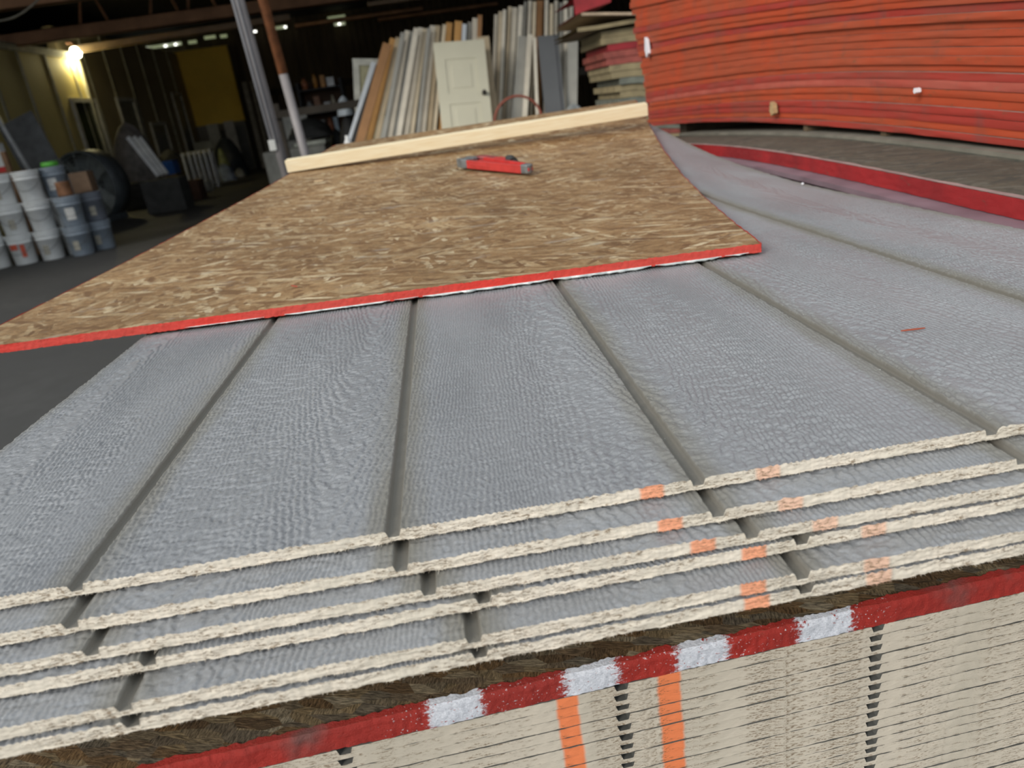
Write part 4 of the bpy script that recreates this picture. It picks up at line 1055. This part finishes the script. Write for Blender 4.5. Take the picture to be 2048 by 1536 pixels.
# ------------------------------------------------------------------ grey chest and clutter behind the posts
Y = 13.5
c0 = ony(524, 306, Y); c1 = ony(650, 290, Y)
ch = empty('utility_chest', (c0[0], Y, FLOOR), 'pale grey-green utility chest behind the two posts', 'chest')
M_ch = plain('grey_green_enamel', (.27, .27, .24), .5)
W_ = c1[0] - c0[0]; zt_ = c0[2] - FLOOR
MB().box((0, 0, .14), (W_, .8, zt_)).build('chest_body', M_ch, ch, bevel=.03)
MB().box((W_ * .52, -.02, zt_ + .002), (W_ + .03, .82, zt_ + .08)).build('raised_lid', plain('pale_lid', (.42, .44, .38), .5), ch, bevel=.02)
for fx_ in (.05, W_ - .15): MB().box((fx_, .02, 0), (fx_ + .1, .12, .14)).build('foot', M_ch, ch)
A = ony(560, 268, 14.6)
tag(MB().box((A[0] - .05, 14.6, FLOOR), (A[0] + .55, 14.7, ony(560, 232, 14.6)[2])).build('pale_cabinet', plain('pale_cab', (.36, .36, .33), .6, var=.3)), 'pale upright cabinet behind the chest between the two posts', 'cabinet')
lumpy('black_bag', (ony(615, 262, 14.0)[0], 14.2, FLOOR + zt_ + .12), (.45, .3), .35, M_black, 'black bag lying on the chest right of the rusty post', 'bag', 4)
# clutter shelf against the back wall
Y = 16.0
x0_ = ony(608, 250, Y)[0]; x1_ = ony(700, 250, Y)[0]
rk = empty('clutter_shelf', (x0_, Y, FLOOR), 'dark shelf crammed with small goods between the rusty post and the leaning doors', 'shelf')
zt_ = ony(640, 160, Y)[2] - FLOOR
MB().box((0, 0, 0), (.05, .5, zt_)).box((x1_ - x0_ - .05, 0, 0), (x1_ - x0_, .5, zt_)).build('uprights', M_black, rk)
MB().box((0, .48, 0), (x1_ - x0_, .5, zt_)).build('back_panel', plain('dark_brown_back', (.07, .035, .018), .8), rk)
levels = [.45, .95, 1.4, 1.85]
for zz in levels: MB().box((.05, 0, zz), (x1_ - x0_ - .05, .48, zz + .03)).build('shelf_board', M_black, rk)
goods = [('orange', (.45, .20, .04)), ('white', (.6, .6, .6)), ('brown', (.25, .11, .05)), ('pale blue', (.45, .55, .62)), ('grey', (.25, .25, .25)), ('cream', (.5, .45, .33)), ('rust-coloured', (.30, .10, .04))]
R_ = random.Random(3); gi = 0
for li, zz in enumerate(levels):
    xx = .1
    while xx < x1_ - x0_ - .22:
        nm, cc = goods[R_.randrange(len(goods))]; wv = R_.uniform(.06, .14); hv = R_.uniform(.1, .32)
        pos = (x0_ + xx + wv / 2, Y + R_.uniform(.1, .3), FLOOR + zz + .031)
        if R_.random() < .5:
            o = MB().lathe([(.001, 0), (wv / 2, 0), (wv / 2, hv * .7), (wv / 4, hv * .85), (wv / 4, hv), (.001, hv)], 12).build('jug', plain('goods_' + nm.replace(' ', '_'), cc, .5), None, pos, smooth=True); cat_ = 'jug'
        else:
            o = MB().box((-wv / 2, -.07, 0), (wv / 2, .07, hv)).build('small_box', plain('goods_' + nm.replace(' ', '_'), cc, .5), None, pos, bevel=.004); cat_ = 'box'
        tag(o, 'small ' + nm + ' ' + ('jug' if cat_ == 'jug' else 'box') + ' among the goods on the dark clutter shelf', cat_, 'small %s %ss on the clutter shelf' % (nm, cat_))
        xx += wv + R_.uniform(.02, .12)
for k, (px, py, r_, h_, Y, c_, lb, nm) in enumerate([(690, 215, .28, .3, 12.6, (.55, .62, .68), 'bluish-white plastic bundle beside the leaning white frame', 'plastic_bundle'), (664, 230, .26, 1.1, 14.8, (.02, .022, .024), 'tall black bundle left of the leaning white frame', 'black_bundle')]):
    A = ony(px, py, Y)
    if k == 0:
        lumpy('black_crate_heap', (A[0], Y, FLOOR), (.3, .3), A[2] - FLOOR - .1, M_black, 'black heap carrying the bluish-white bundle', 'heap', 6)
        lumpy(nm, (A[0], Y, A[2] - .12), (.13, .13), .3, plain('bluewhite', c_, .5), lb, 'bundle', k)
    else: lumpy(nm, (A[0], Y, FLOOR), (r_, r_), h_, plain('bundle%d' % k, c_, .6), lb, 'bundle', k)
A = ony(693, 272, 6.6)
bt_ = empty('water_bottle', (A[0], 6.6, A[2] - .2), 'small bottle with blue label seen just past the far corner of the strand board', 'bottle')
MB().lathe([(.001, 0), (.033, 0), (.035, .02), (.035, .14), (.015, .18), (.013, .205), (.001, .205)], 14).build('bottle_body', M_lab, bt_, smooth=True)
MB().lathe([(.0355, .05), (.0358, .055), (.0358, .11), (.0355, .115)], 14).build('label', plain('blue_label', (.05, .12, .45), .5), bt_, smooth=True)
tag(MB().box((A[0] - .5, 6.35, FLOOR), (A[0] + .12, 6.9, A[2] - .201)).build('dark_bench', M_black), 'dark bench carrying the small bottle behind the far corner of the strand board', 'bench')

# ------------------------------------------------------------------ leaning doors and boards
rackY = 11.35
rk2 = empty('door_rack', (0, rackY, FLOOR), 'dark steel rail rack the doors lean on', 'rack')
for xx in (-1.9, .4, 2.2, 4.2): MB().box((xx - .04, .02, 0), (xx + .04, .10, 1.55)).build('rack_post', M_roof, rk2)
MB().box((-1.95, -.04, 1.35), (4.3, .02, 1.45)).build('rail', M_roof, rk2)
cols = {'w': (.74, .68, .56), 'c': (.66, .56, .40), 'g': (.36, .35, .31), 'b': (.36, .18, .07), 'o': (.60, .32, .10), 'k': (.02, .02, .02), 'u': (.62, .66, .70), 't': (.50, .40, .26), 'd': (.14, .14, .15)}
desc = {'w': 'off-white', 'c': 'cream', 'g': 'grey', 'b': 'brown', 'o': 'golden brown', 'k': 'black', 'u': 'bluish white', 't': 'tan', 'd': 'dark grey'}
B_ = [((748, 125), (699, 285), 'u', .07), ((759, 132), (710, 280), 'k', .10), ((775, 88), (722, 276), 'b', .12), ((787, 78), (740, 274), 'o', .09), ((797, 76), (755, 273), 't', .07), ((806, 66), (768, 272), 'g', .06),  # the black one is a dark strip painted in for the shaded gap
      ((815, 62), (780, 272), 'w', .07), ((825, 64), (790, 271), 'g', .05), ((833, 57), (798, 270), 'w', .07), ((842, 56), (812, 268), 'w', .08), ((850, 58), (824, 266), 'c', .06), ((858, 57), (836, 265), 'g', .05), ((866, 52), (845, 264), 'w', .08), ((876, 52), (858, 262), 't', .07),
      ((889, 50), (869, 260), 'c', .05), ((899, 46), (884, 258), 'o', .09), ((917, 43), (905, 255), 'o', .10), ((929, 49), (920, 253), 'u', .06), ((940, 45), (932, 251), 'g', .06), ((950, 37), (944, 249), 'w', .07), ((960, 31), (952, 247), 'b', .06),
      ((992, 30), (984, 240), 'w', .06), ((1001, 24), (994, 238), 'c', .07), ((1009, 20), (1000, 236), 'w', .06), ((1020, 14), (1008, 234), 'c', .07), ((1030, 16), (1018, 232), 'w', .09), ((1042, 12), (1030, 230), 'w', .08), ((1051, 4), (1040, 228), 'g', .05), ((1060, 2), (1050, 226), 'w', .06),
      ((1069, 4), (1062, 224), 'c', .06), ((1080, 2), (1075, 222), 'b', .12), ((1093, 0), (1090, 220), 'w', .06), ((1103, 8), (1100, 218), 'c', .06), ((1112, 2), (1110, 216), 'w', .06), ((1122, 6), (1121, 214), 'g', .06), ((1131, 2), (1131, 212), 'w', .07), ((1142, 6), (1143, 206), 'w', .07)]
frontset = {}
nth = {}
for i, (tp, lo, k_, w) in enumerate(B_):
    nth[k_] = nth.get(k_, 0) + 1
    where = 'left of the panelled door' if tp[0] < 880 else ('above the panelled door' if tp[0] < 980 else 'right of the panelled door')
    if i == 0: lb = 'bluish white board leaning at the left end of the rack'
    elif i == len(B_) - 1: lb = 'off-white board leaning at the right end of the rack'
    else: lb = '%s board between %s and %s ones, %s' % (desc[k_], desc[B_[i - 1][2]], desc[B_[i + 1][2]], where)
    yt = rackY - .12 - .11 * (i % 3); th = w
    if 980 < tp[0]: w *= .78
    lean('leaning_board', tp, lo, yt, yt - .35, .022 if k_ == 'x' else w, .035, plain('board_' + desc[k_].replace(' ', '_'), cols[k_], .65, var=.15, sc=3), lb, 'board', 'boards leaning left of the panelled door' if tp[0] < 880 else ('boards behind the panelled door' if tp[0] < 980 else 'boards leaning right of the panelled door'))
# second, shorter row on the right
for i, (tp, lo, k_, w, lb) in enumerate([((1049, 74), (1036, 226), 'g', .17, 'short wide grey board leaning in front of the tall ones'), ((1060, 70), (1050, 224), 'w', .07, 'short off-white board beside the dark grey door'),
                                       ((1146, 36), (1144, 200), 'g', .14, 'tall pale grey board at the far right end of the rack'), ((966, 74), (985, 235), 't', .16, 'tan board just behind the right edge of the panelled door'),
                                       ((1069, 76), (1074, 222), 'w', .04, 'thin white strip left of the dark grey door')]):
    lean('leaning_board', tp, lo, rackY - .52 - .07 * i, rackY - .88 - .07 * i, w, .035, plain('board_' + desc[k_].replace(' ', '_'), cols[k_], .65, var=.15, sc=3), lb, 'board')

def lean_frame(name, corners, Yt, Yb, label, cat):
    """axes of a leaning rectangular leaf from four sight points (TL, TR, BR, BL), extended to the floor"""
    TL = ony(*corners[0], Yt); TR = ony(*corners[1], Yt + .0); BL = ony(*corners[3], Yb); BR = ony(*corners[2], Yb)
    mt_ = (TL + TR) / 2; mb_ = (BL + BR) / 2; d_ = mb_ - mt_; t1 = (FLOOR + .03 - mt_[2]) / d_[2]; bt_ = mt_ + d_ * t1
    ax = Vector(mt_ - bt_); H_ = ax.length; ax.normalize(); wv = Vector(TR - TL); W_ = (wv.length + np.linalg.norm(BR - BL)) / 2; wv = (wv - ax * wv.dot(ax)).normalized(); nn = wv.cross(ax)
    root = empty(name, (0, 0, 0), label, cat); root.matrix_world = Matrix.Translation(Vector(bt_)) @ Matrix((wv, nn * -1, ax)).transposed().to_4x4()
    return root, W_, H_
# panelled door (local: x width, y into the rack, z up)
dr, W_, H_ = lean_frame('panelled_door', [(867, 88), (967, 78), (985, 239), (883, 257)], rackY - 1.0, rackY - 1.32, 'cream two-panel door with a dark knob leaning in front of the rack', 'door')
Md = plain('cream_door_paint', (.62, .59, .45), .55, var=.05, sc=2)
sg = -1
dm_ = MB(); w2 = W_ / 2; st = W_ * .2
zs = [(0, .10), (.10, .60), (.60, .667), (.667, .887), (.887, 1)]
dm_.box((-w2, -.018, 0), (-w2 + st, .018, H_)).box((w2 - st, -.018, 0), (w2, .018, H_))
for (a_, b_) in (zs[0], zs[2], zs[4]): dm_.box((-w2 + st, -.018, a_ * H_), (w2 - st, .018, b_ * H_))
dm_.build('door_leaf', Md, dr)
for (a_, b_) in (zs[1], zs[3]):
    MB().box((-w2 + st, -.008, a_ * H_), (w2 - st, .008, b_ * H_)).build('recessed_panel', Md, dr)
    MB().box((-w2 + st + .07, -.015, a_ * H_ + .07), (w2 - st - .07, .015, b_ * H_ - .07)).build('raised_field', Md, dr, bevel=.008)
for ss in (-1, 1): MB().lathe([(.001, .018), (.03, .018), (.012, .03), (.012, .05), (.028, .06), (.028, .08), (.001, .088)], 14).build('door_knob', plain('dark_bronze', (.05, .045, .04), .4, .5), dr, smooth=True)
for o_ in [c for c in dr.children if c.name.startswith('door_knob')]:
    o_.location = (w2 - .07, 0, H_ * .655); o_.rotation_euler = (math.pi / 2 if o_.name == 'door_knob' else -math.pi / 2, 0, 0)
# dark grey slab door
dk, W_, H_ = lean_frame('slab_door', [(1075, 77), (1115, 67), (1128, 204), (1089, 212)], rackY - .82, rackY - 1.14, 'dark grey flat slab door leaning at the right of the rack', 'door')
MB().box((-W_ / 2, -.018, 0), (W_ / 2, .018, H_)).build('door_leaf', plain('charcoal_door', (.115, .12, .125), .55, var=.1, sc=2), dk)
MB().box((W_ / 2 - .05, -.022, 0), (W_ / 2 - .03, .022, H_)).build('edge_strip', plain('charcoal_edge', (.06, .06, .065), .55), dk)
# white framed panel at the left of the rack
wf, W_, H_ = lean_frame('white_door_frame', [(703, 122), (768, 114), (768, 270), (716, 280)], rackY + .35, rackY + .25, 'white door frame with cream panel standing left of the brown boards', 'door frame')
MB().box((-W_ / 2, -.03, 0), (-W_ / 2 + .09, .03, H_)).box((W_ / 2 - .09, -.03, 0), (W_ / 2, .03, H_)).box((-W_ / 2 + .09, -.03, H_ - .09), (W_ / 2 - .09, .03, H_)).build('frame', plain('white_frame_paint', (.55, .55, .48), .5), wf)
MB().box((-W_ / 2 + .09, -.01, 0), (W_ / 2 - .09, .01, H_ - .09)).build('cream_panel', plain('yellowish_panel', (.38, .36, .22), .6), wf)
# hoop leaning in front of the right boards
hc = ony(1037, 243, rackY - 1.6)
hoop = MB().tube([(.31 * math.cos(a), 0, .31 * math.sin(a)) for a in np.linspace(0, 2 * math.pi, 41)], .016, 8, False).build('metal_hoop', plain('rusty_red_hoop', (.30, .08, .05), .6), None, (hc[0], rackY - 1.6, hc[2]), smooth=True)
tag(hoop, 'rusty red round hoop rising behind the strand board before the right boards', 'hoop')
tag(MB().box((hc[0] - .2, rackY - 1.85, FLOOR), (hc[0] + .12, rackY - 1.5, hc[2] - .330)).build('dark_chest', M_black), 'dark chest carrying the rusty red hoop', 'chest')
lc = ony(1146, 208, 9.6); lumpy('crumpled_sheeting', (lc[0], 9.6, lc[2] - .35), (.2, .2), .36, plain('grey_crumpled_plastic', (.30, .32, .32), .5, var=.5, sc=9, bump=.8), 'crumpled grey plastic sheeting at the foot of the right boards', 'sheeting', 2)
tag(MB().box((lc[0] - .22, 9.35, FLOOR), (lc[0] + .3, 9.85, lc[2] - .351)).build('low_crate', M_black), 'low dark crate under the crumpled plastic sheeting', 'crate')

# ------------------------------------------------------------------ mixed pile behind the red stack
PY = 6.2
mx = [(203, 'r', .075), (192, 'r', .05), (186, 'g', .07), (176, 't', .09), (160, 't', .06), (150, 'g', .04), (140, 't', .08), (126, 't', .07), (112, 'r', .07), (100, 'r', .05), (90, 'R', .06), (76, 't', .10), (63, 't', .06)]
cm = {'r': plain('faded_red_edge', (.26, .06, .045), .7, var=.35, sc=12), 'R': plain('deep_red_edge', (.26, .015, .02), .7, sc=8), 't': plain('tan_board_edge', (.26, .21, .115), .8, var=.25, sc=9), 'g': plain('grey_green_edge', (.15, .16, .13), .8, sc=9)}
xb = ony(1182, 150, PY)[0]
zcur = ony(1185, 212, PY)[2] - .35
n_ = 24
tag(MB().box((xb + .15, PY + .1, FLOOR), (xb + 2.0, PY + .8, zcur - .33)).build('dark_pallet', M_black), 'dark pallet block under the mixed board pile behind the red stack', 'pallet')
keys = ['t', 'r', 'g', 't'] + [m_[1] for m_ in mx]
zb_ = zcur
tops = np.linspace(0, 1, len(keys) + 1) * (ony(1200, 62, PY)[2] - zcur) + zcur
PD = .9
xb = ony(1172, 150, PY + PD)[0]
def pz(t_, xx):
    base = zcur + (ony(1200, 62, PY)[2] - zcur) * t_
    return base + (-.30 * (1 - abs(t_ - .5) * 1.9)) * sst(xb + .2, xb + 1.0, xx)
xjit = [.02, .05, .0, .06, .03, .04, .07, .10, .06, .10, .03, .02, .0, -.02, .02, -.03, -.02]
for i, k_ in enumerate(keys):
    f_ = i / len(keys)
    xx = np.linspace(xb + xjit[i % 17], xb + 2.0, n_)
    z0_ = pz(f_, xx); th_ = pz((i + 1) / len(keys), xx) - z0_ - .004
    yy_ = np.array([PY + R_.uniform(-.02, .02), PY + PD])
    X_, Y_ = np.meshgrid(xx, yy_)
    ps = [grid(X_, Y_, np.stack([z0_ + th_] * 2)), grid(X_, Y_, np.stack([z0_] * 2), flip=True), grid(np.stack([xx, xx]), np.full((2, n_), yy_[0]), np.stack([z0_ + th_, z0_]), flip=True),
          grid(np.full((2, 2), xx[0]), np.array([yy_, yy_]), np.array([[z0_[0] + th_[0]] * 2, [z0_[0]] * 2]))]
    nm_ = {'r': 'faded red', 'R': 'deep red', 't': 'tan', 'g': 'grey-green'}[k_]
    pos_ = 'low' if i < 6 else ('halfway up' if i < 12 else 'high')
    o = new_obj('sagging_board', mesh_np('sagging_board', *join_vf(ps)), None, None, cm[k_]); tag(o, 'sagging %s-edged boards %s in the mixed pile left of the arched red stack' % (nm_, pos_), 'board', '%s boards %s in the mixed pile' % (nm_, pos_))
# loose sheets on top
zt_ = ony(1200, 62, PY)[2]
def loose(pts, Y0, Y1, mat, label, th=.02):
    A = [ony(*p, Y0) for p in pts]; xs_ = np.array([a_[0] for a_ in A]); zs_ = np.array([a_[2] for a_ in A]); xx = np.linspace(xs_[0], xs_[-1], 20); zz = np.interp(xx, xs_, zs_)
    X_, Y_ = np.meshgrid(xx, [Y0, Y1]); Z_ = np.stack([zz, zz])
    ps = [grid(X_, Y_, Z_ + th), grid(X_, Y_, Z_, flip=True), grid(np.stack([xx, xx]), np.full((2, 20), Y0), np.stack([zz + th, zz]), flip=True)]
    o = new_obj('loose_sheet', mesh_np('loose_sheet', *join_vf(ps)), None, None, mat); tag(o, label, 'sheet')
loose([(1155, 64), (1200, 58), (1300, 40)], PY - .05, PY + 1.2, cm['t'], 'loose tan sheet on top of the mixed pile', .03)
loose([(1163, 31), (1210, 30), (1300, 30)], PY - .1, PY + 1.2, plain('pale_tan_sheet', (.42, .32, .22), .7), 'loose pale sheet above the tan one on the mixed pile', .02)
loose([(1150, 30), (1180, 18), (1222, 4)], PY + .3, PY + 1.4, cm['R'], 'deep red sheet standing on top of the mixed pile', .13)
